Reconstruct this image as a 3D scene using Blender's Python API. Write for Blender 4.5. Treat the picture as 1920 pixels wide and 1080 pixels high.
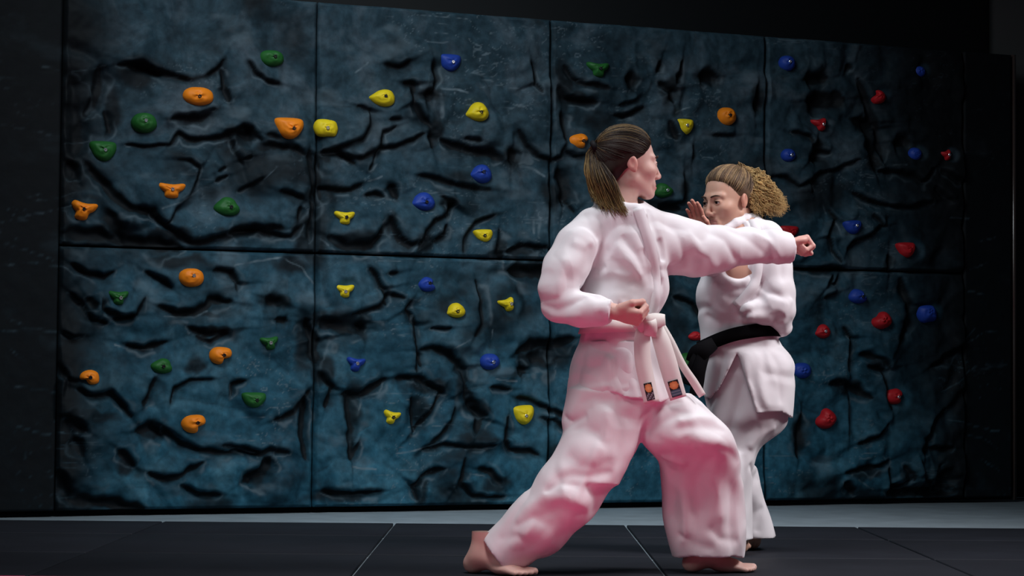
import bpy, math, random
import numpy as np
from mathutils import Matrix, Vector

# ------------------------------------------------------------------ scene, camera, light
for o in list(bpy.data.objects): bpy.data.objects.remove(o, do_unlink=True)
scene = bpy.context.scene
COL = scene.collection
rng = np.random.default_rng(7)
random.seed(7)

FOC, PITCH, ROLL, CAMH = 4000.0, 0.0440, 0.0083, 0.621      # focal length in pixels of the 1920x1080 frame
AF = np.array([0, math.cos(PITCH), math.sin(PITCH)])
_u = np.array([0, -math.sin(PITCH), math.cos(PITCH)]); _x = np.array([1., 0, 0])
AR = math.cos(ROLL)*_x + math.sin(ROLL)*_u
AU = -math.sin(ROLL)*_x + math.cos(ROLL)*_u
CAM = np.array([0, 0, CAMH])
cd = bpy.data.cameras.new('camera'); cam = bpy.data.objects.new('camera', cd); COL.objects.link(cam)
cd.sensor_width = 36; cd.lens = 36*FOC/1920; cd.clip_end = 100
M = Matrix.Identity(4)
for i in range(3):
    M[i][0] = AR[i]; M[i][1] = AU[i]; M[i][2] = -AF[i]; M[i][3] = CAM[i]
cam.matrix_world = M
scene.camera = cam

scene.view_settings.view_transform = 'Standard'
scene.view_settings.look = 'None'
scene.view_settings.gamma = 1
scene.view_settings.use_curve_mapping = False
scene.view_settings.exposure = -0.5

w = bpy.data.worlds.new('world'); scene.world = w; w.use_nodes = True
w.node_tree.nodes['Background'].inputs[0].default_value = (0.16, 0.20, 0.26, 1)
w.node_tree.nodes['Background'].inputs[1].default_value = 0.10

def area(name, loc, target, size, power, color, size_y=None, spread=180):
    l = bpy.data.lights.new(name, 'AREA'); l.energy = power; l.color = color
    l.shape = 'RECTANGLE'; l.size = size; l.size_y = size_y or size; l.spread = math.radians(spread)
    o = bpy.data.objects.new(name, l); COL.objects.link(o); o.location = loc
    d = Vector(target) - Vector(loc)
    o.rotation_euler = d.to_track_quat('-Z', 'Y').to_euler()
    return o
# softboxes hung from the hall ceiling, and one lamp added over the mats
area('ceiling_light_key', (-0.2, 6.1, 4.2), (0.8, 7.5, 0.9), 1.0, 30, (0.95, 0.96, 1.0), spread=105)
area('ceiling_light_front', (-2.6, 3.2, 3.2), (0.6, 7.2, 0.9), 1.2, 9, (0.93, 0.95, 1.0), spread=80)
area('ceiling_light_side', (3.6, 6.6, 3.4), (1.0, 7.7, 0.6), 1.2, 46, (1.0, 0.96, 0.98), spread=80)
area('added_mat_light', (0.1, 4.9, 3.9), (0.2, 5.2, 0), 1.0, 27, (1.0, 0.97, 0.97), spread=70)  # added to strengthen the pink bounce off the red mats
area('ceiling_light_wall', (-1.0, 7.2, 4.2), (-0.4, 10.4, 1.0), 1.4, 44, (0.82, 0.93, 1.0), spread=95)

def ray(px, py):
    d = AF + AR*(px-960)/FOC + AU*(540-py)/FOC
    return d
def P(px, py, Y):
    """world point seen at a pixel, on the vertical plane y = Y"""
    d = ray(px, py); return CAM + d*(Y/d[1])

# ------------------------------------------------------------------ small helpers
def link(name, me, mat=None, parent=None):
    o = bpy.data.objects.new(name, me); COL.objects.link(o)
    if mat is not None:
        me.materials.append(mat)
    if parent is not None: o.parent = parent
    return o
def empty(name, loc=(0, 0, 0), rot=None):
    o = bpy.data.objects.new(name, None); COL.objects.link(o); o.location = loc
    o.empty_display_size = 0.05
    return o
def tag(o, label=None, cat=None, group=None, kind=None):
    if label: o['label'] = label
    if cat: o['category'] = cat
    if group: o['group'] = group
    if kind: o['kind'] = kind
    return o
def mesh_np(name, verts, faces, smooth=True):
    """verts (n,3), faces (m,k) with a constant k"""
    verts = np.asarray(verts, np.float32); faces = np.asarray(faces, np.int32)
    me = bpy.data.meshes.new(name)
    k = faces.shape[1]; m = len(faces)
    me.vertices.add(len(verts)); me.vertices.foreach_set('co', verts.ravel())
    me.loops.add(m*k); me.loops.foreach_set('vertex_index', faces.ravel())
    me.polygons.add(m); me.polygons.foreach_set('loop_start', np.arange(0, m*k, k, dtype=np.int32))
    me.update(calc_edges=True)
    if smooth: me.polygons.foreach_set('use_smooth', np.ones(m, bool))
    me.validate()
    return me
def fattr(me, name, vals):
    a = me.attributes.new(name, 'FLOAT', 'POINT'); a.data.foreach_set('value', np.asarray(vals, np.float32))
def cattr(me, name, cols):
    a = me.attributes.new(name, 'FLOAT_COLOR', 'POINT')
    c = np.ones((len(cols), 4), np.float32); c[:, :3] = cols
    a.data.foreach_set('color', c.ravel())
def join_np(parts):
    vs, fs, n = [], [], 0
    for v, f in parts:
        vs.append(np.asarray(v)); fs.append(np.asarray(f)+n); n += len(v)
    return np.concatenate(vs), np.concatenate(fs)
def box_np(lo, hi):
    x0, y0, z0 = lo; x1, y1, z1 = hi
    v = [(x0,y0,z0),(x1,y0,z0),(x1,y1,z0),(x0,y1,z0),(x0,y0,z1),(x1,y0,z1),(x1,y1,z1),(x0,y1,z1)]
    f = [(0,3,2,1),(4,5,6,7),(0,1,5,4),(1,2,6,5),(2,3,7,6),(3,0,4,7)]
    return np.array(v, float), np.array(f)

def noise2(x, y, seed=0):
    r = np.random.default_rng(seed); T = r.random((256, 256)).astype(np.float32)*2-1
    xi = np.floor(x).astype(int); yi = np.floor(y).astype(int)
    fx = x-xi; fy = y-yi; fx = fx*fx*(3-2*fx); fy = fy*fy*(3-2*fy)
    a = T[xi & 255, yi & 255]; b = T[(xi+1) & 255, yi & 255]; c = T[xi & 255, (yi+1) & 255]; d = T[(xi+1) & 255, (yi+1) & 255]
    return (a*(1-fx)+b*fx)*(1-fy)+(c*(1-fx)+d*fx)*fy
def fbm2(x, y, oct=4, seed=0):
    s = 0; a = 1.; t = 0
    for i in range(oct):
        s = s + a*noise2(x*2**i+17.3*i, y*2**i-9.1*i, seed+i); t += a; a *= .5
    return s/t
def worley2(x, y, seed=0):
    r = np.random.default_rng(seed); JX = r.random((64, 64)); JY = r.random((64, 64)); HV = r.random((64, 64))
    xi = np.floor(x).astype(int); yi = np.floor(y).astype(int)
    f1 = np.full(x.shape, 9.); f2 = np.full(x.shape, 9.); hv = np.zeros(x.shape)
    for dx in (-1, 0, 1):
        for dy in (-1, 0, 1):
            a, b = (xi+dx) & 63, (yi+dy) & 63
            d = np.hypot(xi+dx+.1+.8*JX[a, b]-x, yi+dy+.1+.8*JY[a, b]-y)
            n = d < f1
            f2 = np.where(n, f1, np.minimum(f2, d)); hv = np.where(n, HV[a, b], hv); f1 = np.where(n, d, f1)
    return f1, f2, hv
def noise3(x, y, z, seed=0):
    r = np.random.default_rng(seed); T = (r.random((64, 64, 64)).astype(np.float32)*2-1)
    xi = np.floor(x).astype(int); yi = np.floor(y).astype(int); zi = np.floor(z).astype(int)
    fx = (x-xi).astype(np.float32); fy = (y-yi).astype(np.float32); fz = (z-zi).astype(np.float32)
    fx = fx*fx*(3-2*fx); fy = fy*fy*(3-2*fy); fz = fz*fz*(3-2*fz)
    X0 = xi & 63; X1 = (xi+1) & 63; Y0 = yi & 63; Y1 = (yi+1) & 63; Z0 = zi & 63; Z1 = (zi+1) & 63
    l = lambda a, b, t: a+(b-a)*t
    return l(l(l(T[X0,Y0,Z0],T[X1,Y0,Z0],fx),l(T[X0,Y1,Z0],T[X1,Y1,Z0],fx),fy),
             l(l(T[X0,Y0,Z1],T[X1,Y0,Z1],fx),l(T[X0,Y1,Z1],T[X1,Y1,Z1],fx),fy),fz)
def sstep(a, b, x):
    t = np.clip((x-a)/(b-a), 0, 1); return t*t*(3-2*t)

# ------------------------------------------------------------------ materials
def mat(name, color, rough=.6, spec=.3, bump=None, var=None, attr=None, sheen=0, sss=0, metal=0):
    m = bpy.data.materials.new(name); m.use_nodes = True
    nt = m.node_tree; b = nt.nodes['Principled BSDF']
    b.inputs['Base Color'].default_value = (*color, 1); b.inputs['Roughness'].default_value = rough
    b.inputs['Specular IOR Level'].default_value = spec; b.inputs['Metallic'].default_value = metal
    if sheen: b.inputs['Sheen Weight'].default_value = sheen
    if sss:
        b.inputs['Subsurface Weight'].default_value = sss
        b.inputs['Subsurface Radius'].default_value = (.012, .005, .003)
        b.inputs['Subsurface Scale'].default_value = 1
    tc = nt.nodes.new('ShaderNodeTexCoord')
    base = None
    if attr:
        a = nt.nodes.new('ShaderNodeAttribute'); a.attribute_name = attr; base = a.outputs['Color']
    if var:
        sc, amt = var
        n = nt.nodes.new('ShaderNodeTexNoise'); n.inputs['Scale'].default_value = sc; n.inputs['Detail'].default_value = 4
        nt.links.new(tc.outputs['Object'], n.inputs['Vector'])
        mr = nt.nodes.new('ShaderNodeMapRange'); mr.inputs['From Min'].default_value = .3; mr.inputs['From Max'].default_value = .7
        mr.inputs['To Min'].default_value = 1-amt; mr.inputs['To Max'].default_value = 1+amt
        nt.links.new(n.outputs['Fac'], mr.inputs['Value'])
        mx = nt.nodes.new('ShaderNodeMix'); mx.data_type = 'RGBA'; mx.blend_type = 'MULTIPLY'; mx.inputs[0].default_value = 1
        if base is None: mx.inputs[6].default_value = (*color, 1)
        else: nt.links.new(base, mx.inputs[6])
        nt.links.new(mr.outputs['Result'], mx.inputs[7]); base = mx.outputs[2]
    if base is not None: nt.links.new(base, b.inputs['Base Color'])
    if bump:
        sc, st, dist = bump
        n = nt.nodes.new('ShaderNodeTexNoise'); n.inputs['Scale'].default_value = sc; n.inputs['Detail'].default_value = 5
        nt.links.new(tc.outputs['Object'], n.inputs['Vector'])
        bp = nt.nodes.new('ShaderNodeBump'); bp.inputs['Strength'].default_value = st; bp.inputs['Distance'].default_value = dist
        nt.links.new(n.outputs['Fac'], bp.inputs['Height']); nt.links.new(bp.outputs['Normal'], b.inputs['Normal'])
    return m

def rock_material():
    """painted rock relief: slate blue-grey paint, black in the creases, pale dry-brushed marks, painted lip highlights"""
    m = bpy.data.materials.new('painted_rock'); m.use_nodes = True
    nt = m.node_tree; b = nt.nodes['Principled BSDF']; N = nt.nodes.new; L = nt.links.new
    b.inputs['Roughness'].default_value = .68; b.inputs['Specular IOR Level'].default_value = .12
    tc = N('ShaderNodeTexCoord')
    n1 = N('ShaderNodeTexNoise'); n1.inputs['Scale'].default_value = 4.5; n1.inputs['Detail'].default_value = 7; n1.inputs['Roughness'].default_value = .62
    n1.inputs['Distortion'].default_value = .6
    L(tc.outputs['Object'], n1.inputs['Vector'])
    cr = N('ShaderNodeValToRGB'); e = cr.color_ramp.elements
    e[0].position = .30; e[0].color = (.008, .022, .031, 1); e[1].position = .72; e[1].color = (.061, .089, .107, 1)
    k = e.new(.5); k.color = (.023, .050, .066, 1)
    L(n1.outputs['Fac'], cr.inputs['Fac'])
    n2 = N('ShaderNodeTexNoise'); n2.inputs['Scale'].default_value = 26; n2.inputs['Detail'].default_value = 6
    L(tc.outputs['Object'], n2.inputs['Vector'])
    mr = N('ShaderNodeMapRange'); mr.inputs['From Min'].default_value = .3; mr.inputs['From Max'].default_value = .7; mr.inputs['To Min'].default_value = .72; mr.inputs['To Max'].default_value = 1.28
    L(n2.outputs['Fac'], mr.inputs['Value'])
    mx = N('ShaderNodeMix'); mx.data_type = 'RGBA'; mx.blend_type = 'MULTIPLY'; mx.inputs[0].default_value = 1
    L(cr.outputs['Color'], mx.inputs[6]); L(mr.outputs['Result'], mx.inputs[7])
    # base colour runs from slate grey at the top to brighter teal at the foot
    sx = N('ShaderNodeSeparateXYZ'); L(tc.outputs['Object'], sx.inputs['Vector'])
    ad2 = N('ShaderNodeMath'); ad2.operation = 'ADD'; L(sx.outputs['Z'], ad2.inputs[0]); L(n1.outputs['Fac'], ad2.inputs[1])
    mz = N('ShaderNodeMapRange'); mz.inputs['From Min'].default_value = .7; mz.inputs['From Max'].default_value = 2.3; L(ad2.outputs[0], mz.inputs['Value'])
    tint = N('ShaderNodeMix'); tint.data_type = 'RGBA'; tint.inputs[6].default_value = (.72, 1.66, 1.94, 1); tint.inputs[7].default_value = (1.0, .98, 1.0, 1)
    L(mz.outputs['Result'], tint.inputs[0])
    mt = N('ShaderNodeMix'); mt.data_type = 'RGBA'; mt.blend_type = 'MULTIPLY'; mt.inputs[0].default_value = 1
    L(mx.outputs[2], mt.inputs[6]); L(tint.outputs[2], mt.inputs[7]); mx = mt
    # pale dry-brush marks and highlights painted on the crease lips
    al = N('ShaderNodeAttribute'); al.attribute_name = 'pale'
    m3 = N('ShaderNodeMix'); m3.data_type = 'RGBA'; m3.inputs[7].default_value = (.14, .19, .22, 1)
    L(al.outputs['Fac'], m3.inputs[0]); L(mx.outputs[2], m3.inputs[6])
    # black tone: sprayed patches, creases and both wall ends
    ad = N('ShaderNodeAttribute'); ad.attribute_name = 'black_tone'
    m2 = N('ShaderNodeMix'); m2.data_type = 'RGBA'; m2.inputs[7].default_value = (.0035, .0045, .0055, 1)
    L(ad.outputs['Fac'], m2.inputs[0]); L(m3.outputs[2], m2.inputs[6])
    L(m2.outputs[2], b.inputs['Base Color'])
    bp = N('ShaderNodeBump'); bp.inputs['Strength'].default_value = .35; bp.inputs['Distance'].default_value = .004
    L(n2.outputs['Fac'], bp.inputs['Height']); L(bp.outputs['Normal'], b.inputs['Normal'])
    return m
ROCK = rock_material()
BLACK = mat('black_tone', (.004, .005, .006), .7, .2)
GREYWALL = mat('grey_wall', (.035, .036, .036), .8, .2, bump=(60, .2, .002))

# ------------------------------------------------------------------ the climbing wall
WX, WY, WYAW, PW = -2.0962, 9.8081, 0.3806, 1.22
WT = np.array([math.cos(WYAW), math.sin(WYAW), 0]); WN = np.array([math.sin(WYAW), -math.cos(WYAW), 0]); W0 = np.array([WX, WY, 0])
def px2uv(px, py):
    d = ray(px, py); t = ((W0-CAM)@WN)/(d@WN); p = CAM+d*t-W0
    return p@WT, p[2]
def wpt(u, v, h):
    u, v, h = np.broadcast_arrays(u, v, h)
    return W0 + u[..., None]*WT + v[..., None]*np.array([0, 0, 1.]) + h[..., None]*WN

# traced creases (x, y in an enlarged crop; width in crop px) -------------------------------
CREASES = []
def crop(x0, y0, s, items):
    for wd, pts in items:
        q = np.array(pts, float).reshape(-1, 2)/s + (x0, y0)
        CREASES.append((wd/s, q))
crop(0, 100, 2.7, [
 (22,(580,70,700,60,760,95,850,125,950,155,1010,140,1080,95,1110,45)), (25,(1100,95,1120,180,1140,250)), (14,(1240,50,1280,110,1340,145,1400,160)),
 (50,(490,80,480,180,450,280,420,320)), (25,(520,300,540,400,520,440)), (35,(420,560,500,650,560,730,640,790,760,810,800,860,830,870)),
 (9,(830,865,870,800,940,730,980,640,985,590,940,555,880,550)), (24,(760,820,840,890,900,930,950,965,1000,960,1080,935,1160,905,1250,895,1350,920,1450,930,1500,880)),
 (45,(1150,905,1250,890,1400,890)), (30,(1330,420,1400,440,1450,475,1520,520)), (20,(1330,470,1440,485)),
 (22,(840,470,890,415,940,445,1060,440,1150,415,1210,375,1250,390,1300,450)), (60,(1180,410,1260,430)), (10,(1150,440,1190,530,1210,580)),
 (10,(1080,605,1120,585)), (10,(1070,655,1130,630)), (12,(1180,705,1250,670,1310,635)), (18,(1390,700,1450,715,1510,745)), (20,(1480,850,1500,780)),
 (8,(620,470,740,480,840,470)), (8,(1210,545,1255,535)), (6,(1040,300,1070,295)), (70,(330,910,500,930,700,960,900,990)), (45,(330,560,380,640)),
 (80,(350,150,370,350,360,520)), (60,(330,780,540,830,600,930)), (40,(1540,500,1560,700,1540,950)), (20,(640,60,740,90,800,120)), (50,(850,340,1000,330,1050,300))])
crop(0, 480, 2.118, [
 (18,(270,30,330,70,400,85,440,60)), (14,(390,170,400,215,470,240,530,235,560,170)), (20,(270,150,320,200,350,250,410,265)), (25,(340,170,370,210)),
 (18,(440,250,520,240)), (14,(570,60,620,90,670,130)), (30,(620,200,690,225,760,230,810,200,820,170,900,185)), (18,(840,60,900,60,920,110,920,140)),
 (60,(1040,170,1100,190)), (30,(1080,255,1120,258)), (22,(740,280,800,310,880,300,820,340,770,320)), (20,(490,350,560,365,650,340)),
 (60,(1200,250,1225,330,1235,420)), (8,(230,300,280,325,320,320)), (22,(300,530,350,555,430,545,480,590,510,640)), (25,(560,590,590,520,610,480)),
 (10,(660,590,680,520,740,490,830,485)), (12,(900,560,905,510,960,490)), (20,(640,680,700,740,780,770,880,780,960,770,1020,785,1060,765,1130,780)),
 (40,(530,690,590,680,650,700)), (22,(1070,650,1150,620,1210,530)), (14,(870,750,970,765,1010,780)), (22,(580,860,640,885,720,865,790,820)),
 (25,(460,770,520,830)), (20,(710,910,780,940,860,945)), (50,(960,890,1030,850,1060,800)), (45,(250,960,400,975,560,1000)), (30,(290,720,320,790)),
 (40,(240,640,330,690)), (60,(230,860,260,960)), (26,(1190,560,1180,700,1200,800)), (12,(160,390,210,420,260,480,240,560))])
crop(560, 100, 2.454, [
 (25,(600,50,615,130,600,180)), (60,(565,195,600,200)), (20,(380,60,440,70,490,45)), (14,(250,250,310,270,310,340,260,400,180,435,90,460)),
 (30,(460,140,500,150,510,230,540,290,590,330)), (8,(400,310,450,310)), (16,(430,345,370,365,360,420,340,460,300,540)), (12,(340,440,430,430,510,405,560,375)),
 (22,(90,465,160,460,210,490,270,490,340,450)), (18,(180,470,240,515)), (34,(640,400,690,430,780,450,860,460,910,495)), (14,(740,395,810,410)),
 (60,(960,450,955,510)), (16,(990,360,1030,430,1090,480,1150,495,1190,480,1195,430)), (18,(530,565,600,580,660,600,760,620,860,630)),
 (18,(80,620,160,635,220,630,270,605)), (20,(290,655,330,645,370,665)), (30,(400,610,430,670)), (22,(640,660,690,700,670,740,600,780,560,820,530,900)),
 (50,(675,705,690,708)), (25,(395,760,415,810,440,860,480,890,540,870)), (16,(665,790,650,830,600,870)), (14,(740,920,740,850,800,780,880,750)),
 (30,(900,820,890,900,910,940)), (45,(120,850,200,890,320,880,380,800)), (35,(930,910,1020,890,1120,900)), (16,(1050,50,1070,140,1090,190)),
 (30,(590,380,600,440)), (60,(1180,540,1200,640,1190,700)), (30,(1190,280,1200,400)), (35,(60,480,80,560,70,700))])
crop(560, 480, 2.118, [
 (16,(270,50,320,130,330,190)), (10,(340,70,375,65)), (14,(190,235,300,200,340,150,400,170)), (50,(70,260,150,275,240,285)), (50,(230,260,235,310)),
 (14,(430,180,410,210,440,270,450,380,445,460)), (22,(690,100,710,180,700,270,670,320)), (34,(470,370,520,365,580,390,630,450,650,540,670,600,720,630)),
 (20,(460,380,465,440)), (30,(370,485,440,480,500,510,550,540)), (24,(545,540,500,620,440,690,430,560)), (30,(160,550,230,545,290,510,330,490)),
 (35,(180,570,190,680,190,800,220,740)), (16,(600,600,590,650,530,720,470,770)), (14,(480,770,560,745,640,760,760,750)), (18,(810,640,800,730,820,770,900,775,930,790)),
 (14,(940,640,1000,650,1050,700)), (55,(820,60,900,65,980,60)), (40,(840,390,900,350,990,345,1060,330)), (70,(900,400,1000,400)), (50,(860,440,862,470)),
 (20,(455,960,440,910,470,870,560,840)), (18,(640,800,620,900,680,950,800,950)), (20,(690,840,740,850,780,900)), (25,(80,930,200,940,310,930)),
 (12,(740,520,820,525)), (10,(510,290,580,285)), (40,(670,570,700,640,680,700)), (25,(60,460,110,520,90,600)), (20,(850,560,960,600,1040,640))])
crop(1400, 100, 2.454, [
 (70,(250,125,340,115)), (90,(250,225,420,215)), (35,(490,120,530,210,550,280,580,350,600,500)), (60,(470,310,530,330,540,430,560,530)),
 (25,(580,545,680,555,740,570,780,595,830,540)), (14,(350,465,290,450,250,500)), (12,(180,365,260,385,270,420)), (50,(290,420,280,500)),
 (13,(80,570,150,570,180,590,210,615,270,590,310,555,400,530,490,495)), (10,(275,640,270,600)), (18,(460,650,530,680,620,705,700,715,830,690)),
 (14,(350,720,375,770,345,840,365,910,395,965)), (16,(430,910,460,870,540,840,580,800,610,795)), (10,(550,740,590,790)), (30,(430,790,460,800)),
 (25,(620,930,620,1000)), (25,(200,990,300,1000,400,990,440,1000)), (20,(870,540,970,600)), (20,(840,620,920,690)), (60,(660,410,720,410)), (40,(440,60,460,70))])
crop(1400, 500, 2.204, [
 (8,(330,40,310,70,335,72,350,40)), (10,(300,130,350,110)), (30,(610,50,640,150,630,260,590,330)), (14,(380,250,405,290,400,430)), (20,(450,360,530,380,560,420)),
 (24,(480,410,540,430,560,530,570,590)), (30,(320,480,370,480,420,500,490,540)), (6,(400,540,395,690)), (25,(740,410,820,360,880,320)), (30,(200,610,190,700,180,790)),
 (18,(440,730,520,700,560,650)), (25,(380,850,450,830,520,820,560,800)), (14,(560,830,560,900,600,905,650,880)), (30,(620,820,660,880)), (12,(680,800,700,880,735,890,770,820)),
 (16,(720,750,820,750)), (14,(720,720,740,640,790,590)), (60,(560,925,700,930,820,920)), (70,(790,840,820,900)), (30,(720,700,700,780)), (40,(380,890,420,930))])
crop(1020, 110, 4.5, [
 (40,(130,70,200,180,300,240,400,240,490,260)), (60,(80,250,120,330,240,370,400,380)), (110,(640,180,720,190)), (60,(930,210,1010,280,1030,380)),
 (35,(1120,30,1110,130,1060,220)), (35,(560,480,650,490,760,440,800,420)), (10,(590,400,700,370,750,340)), (14,(150,790,220,830,300,820)), (14,(1210,740,1210,850)),
 (10,(1380,650,1560,650)), (110,(1280,150,1420,160)), (60,(1750,250,1740,450)), (45,(1020,540,1060,680)), (50,(930,40,900,120))])
crop(900, 200, 2.7, [(14,(1010,350,1015,450,990,490,940,500)), (14,(410,480,450,540)), (25,(950,960,1050,1000,1090,1060)), (40,(350,760,330,820)), (30,(880,500,990,520))])
# raised boulders: (cx, cy, rx, ry, height m) in photo px
BOULDERS = [(248,415,30,18,.035),(222,556,46,36,.03),(170,702,30,40,.03),(363,758,46,52,.035),(467,744,42,38,.03),(638,541,54,48,.035),(711,773,46,58,.035),
 (938,692,26,26,.03),(1507,831,34,42,.035),(992,215,44,60,.03),(1065,265,34,34,.03),(640,230,60,55,.03),(300,320,110,70,.035),(520,340,60,60,.02),(430,430,110,50,.025),
 (905,470,46,52,.03),(930,570,45,60,.03),(760,430,50,70,.03),(1380,320,60,50,.02),(1480,290,40,45,.02),(1600,420,55,45,.02),(1690,480,50,40,.025),(1640,640,60,60,.025),
 (860,620,60,60,.02),(700,620,80,80,.02),(480,590,90,60,.02),(300,590,120,40,.02),(860,880,60,45,.025),(400,870,60,35,.025),(520,905,36,45,.025),(330,190,90,60,.02),
 (760,180,70,60,.02),(900,250,70,50,.02),(1450,180,60,60,.015),(1720,880,40,40,.02),(1560,900,50,40,.02)]
# black sprayed patches: (cx, cy, rx, ry) in photo px
SPRAY = [(250,142,45,28),(130,186,35,90),(130,340,28,60),(185,440,70,28),(312,444,40,16),(458,437,60,14),(563,440,25,45),(440,258,28,16),(501,280,30,10),(210,205,16,40),
 (628,605,48,22),(670,614,16,26),(656,760,20,52),(792,722,40,16),(782,770,18,30),(853,703,18,40),(881,769,30,18),(1017,666,60,28),(970,680,16,24),(989,506,48,16),(595,694,20,30),(886,825,40,12),(918,905,30,14),(782,919,14,30),(628,928,60,12),(1040,853,25,30),
 (118,820,30,60),(142,942,70,16),(279,806,28,14),(472,891,22,22),(567,636,22,60),(585,598,25,20),(505,565,26,18),(359,588,44,8),(378,626,30,12),(165,780,50,14),(151,584,26,22),(330,494,60,14),(227,872,18,22),(359,688,16,18),(540,500,30,16),
 (796,179,24,18),(804,243,18,30),(886,283,46,12),(947,300,18,24),(601,296,20,10),(585,446,24,60),(662,454,50,18),(780,458,22,22),(837,387,14,16),(723,422,12,24),(927,458,14,26),(976,471,44,12),(1049,353,22,40),(1049,161,18,50),
 (1171,152,18,20),(1053,154,18,26),(1075,190,40,12),(1244,172,14,26),(1320,146,26,16),(1407,188,12,30),(1171,217,26,7),(1222,385,30,12),(1270,363,14,24),(1026,370,20,30),
 (1522,149,30,14),(1534,192,46,18),(1620,243,22,40),(1628,304,18,30),(1681,267,20,16),(1685,385,40,10),(1522,275,12,18),(1653,495,14,20),(1534,507,45,10),(1686,591,12,44),(1581,727,34,12),(1482,818,14,40),(1613,886,40,14),(1708,922,60,14),(1681,886,14,18),(1636,681,20,14),(1736,672,30,14)]
# pale brushed marks: (width, pts) photo px
PALE = []
def pale(x0, y0, s, items):
    for wd, pts in items: PALE.append((wd/s, np.array(pts, float).reshape(-1, 2)/s+(x0, y0)))
pale(0, 480, 2.118, [(5,(230,300,290,328,330,318)),(5,(910,40,1000,20,1100,10,1180,50,1230,110)),(4,(450,355,520,370,600,372)),(5,(640,240,760,246,810,225)),(4,(260,145,320,190,345,255)),
 (4,(220,700,300,698)),(5,(900,560,902,510)),(4,(880,755,960,770,1000,783)),(4,(0,295,120,290,220,300)),(4,(30,250,80,270)),(4,(20,510,210,540)),(4,(40,375,90,420)),(4,(60,675,190,710)),(4,(20,40,120,30,230,40,300,80))])
pale(0, 100, 2.7, [(4,(0,370,120,395,200,405,280,435)),(4,(120,735,200,710)),(4,(90,835,200,815,290,790,370,770)),(4,(170,740,270,735,370,710)),(4,(310,460,440,452)),(4,(180,70,280,90)),(4,(350,100,430,95,520,70)),(4,(1310,645,1370,580)),(5,(800,790,900,760,980,700)),(4,(0,960,120,1000,260,1050))])
pale(560, 480, 2.118, [(4,(190,835,290,845)),(4,(590,365,650,335)),(5,(330,490,300,540,240,560,228,610)),(4,(370,785,470,765,540,740)),(4,(640,770,740,762)),(5,(750,290,745,330)),(4,(660,860,720,870)),(5,(430,240,440,330)),(4,(760,490,840,495))])
pale(560, 100, 2.454, [(8,(1000,520,1060,530,1110,570)),(5,(300,590,360,570)),(6,(640,170,700,175,760,185)),(10,(1090,760,1080,850)),(10,(1060,780,1055,830)),(5,(250,95,300,50)),(14,(630,200,640,300)),(8,(920,960,925,1000)),(6,(80,860,120,890))])
pale(1400, 500, 2.204, [(4,(780,515,840,480,920,410,1040,412)),(4,(860,330,960,270,1010,265)),(4,(780,630,860,640,930,660,1020,680)),(4,(870,690,960,710,1010,745)),(4,(800,400,900,430,980,420)),(4,(890,100,960,120)),(4,(950,800,1020,840)),(4,(430,880,490,920)),(5,(395,290,400,380)),(4,(880,300,920,260))])
pale(1400, 100, 2.454, [(4,(1000,1000,1080,970)),(4,(1040,870,1120,850)),(6,(640,520,700,518)),(5,(320,700,340,740)),(6,(380,790,400,840)),(4,(910,760,1000,765))])
pale(1020, 110, 4.5, [(6,(1060,470,1180,420)),(10,(240,200,340,210)),(8,(600,525,700,505)),(6,(600,300,640,290))])

HOLDS_XY = []     # filled before the height field is evaluated, see below

def seg_dist(x, y, pts):
    d = np.full(x.shape, 1e9, np.float32)
    for (ax, ay), (bx, by) in zip(pts[:-1], pts[1:]):
        vx, vy = bx-ax, by-ay; L2 = vx*vx+vy*vy+1e-9
        t = np.clip(((x-ax)*vx+(y-ay)*vy)/L2, 0, 1)
        d = np.minimum(d, np.hypot(x-ax-t*vx, y-ay-t*vy))
    return d
def seg_dist2(x, y, pts):
    """distance to a polyline, which side (+ above it), and the fraction along it"""
    d = np.full(x.shape, 1e9); side = np.zeros(x.shape); tt = np.zeros(x.shape)
    L = np.hypot(*(pts[1:]-pts[:-1]).T); tot = L.sum()+1e-9; acc = 0
    for k, ((ax, ay), (bx, by)) in enumerate(zip(pts[:-1], pts[1:])):
        vx, vy = bx-ax, by-ay; L2 = vx*vx+vy*vy+1e-9
        t = np.clip(((x-ax)*vx+(y-ay)*vy)/L2, 0, 1)
        dd = np.hypot(x-ax-t*vx, y-ay-t*vy); n = dd < d
        sg = np.sign(vx if abs(vx) > .3*abs(vy) else (vy+1e-6))
        cr = sg*(vx*(y-ay)-vy*(x-ax))
        d = np.where(n, dd, d); side = np.where(n, cr, side); tt = np.where(n, (acc+t*L[k])/tot, tt); acc += L[k]
    return d, side, tt
CR_UV = [(wd/385*1.0, np.array([px2uv(*p) for p in q])) for wd, q in CREASES]
SP_UV = [(*px2uv(cx, cy), rx/385/math.cos(WYAW), ry/385) for cx, cy, rx, ry in SPRAY]
PA_UV = [(wd/385*1.0, np.array([px2uv(*p) for p in q])) for wd, q in PALE]
BO_UV = [(*px2uv(cx, cy), rx/385/math.cos(WYAW), ry/385, h) for cx, cy, rx, ry, h in BOULDERS]

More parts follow.
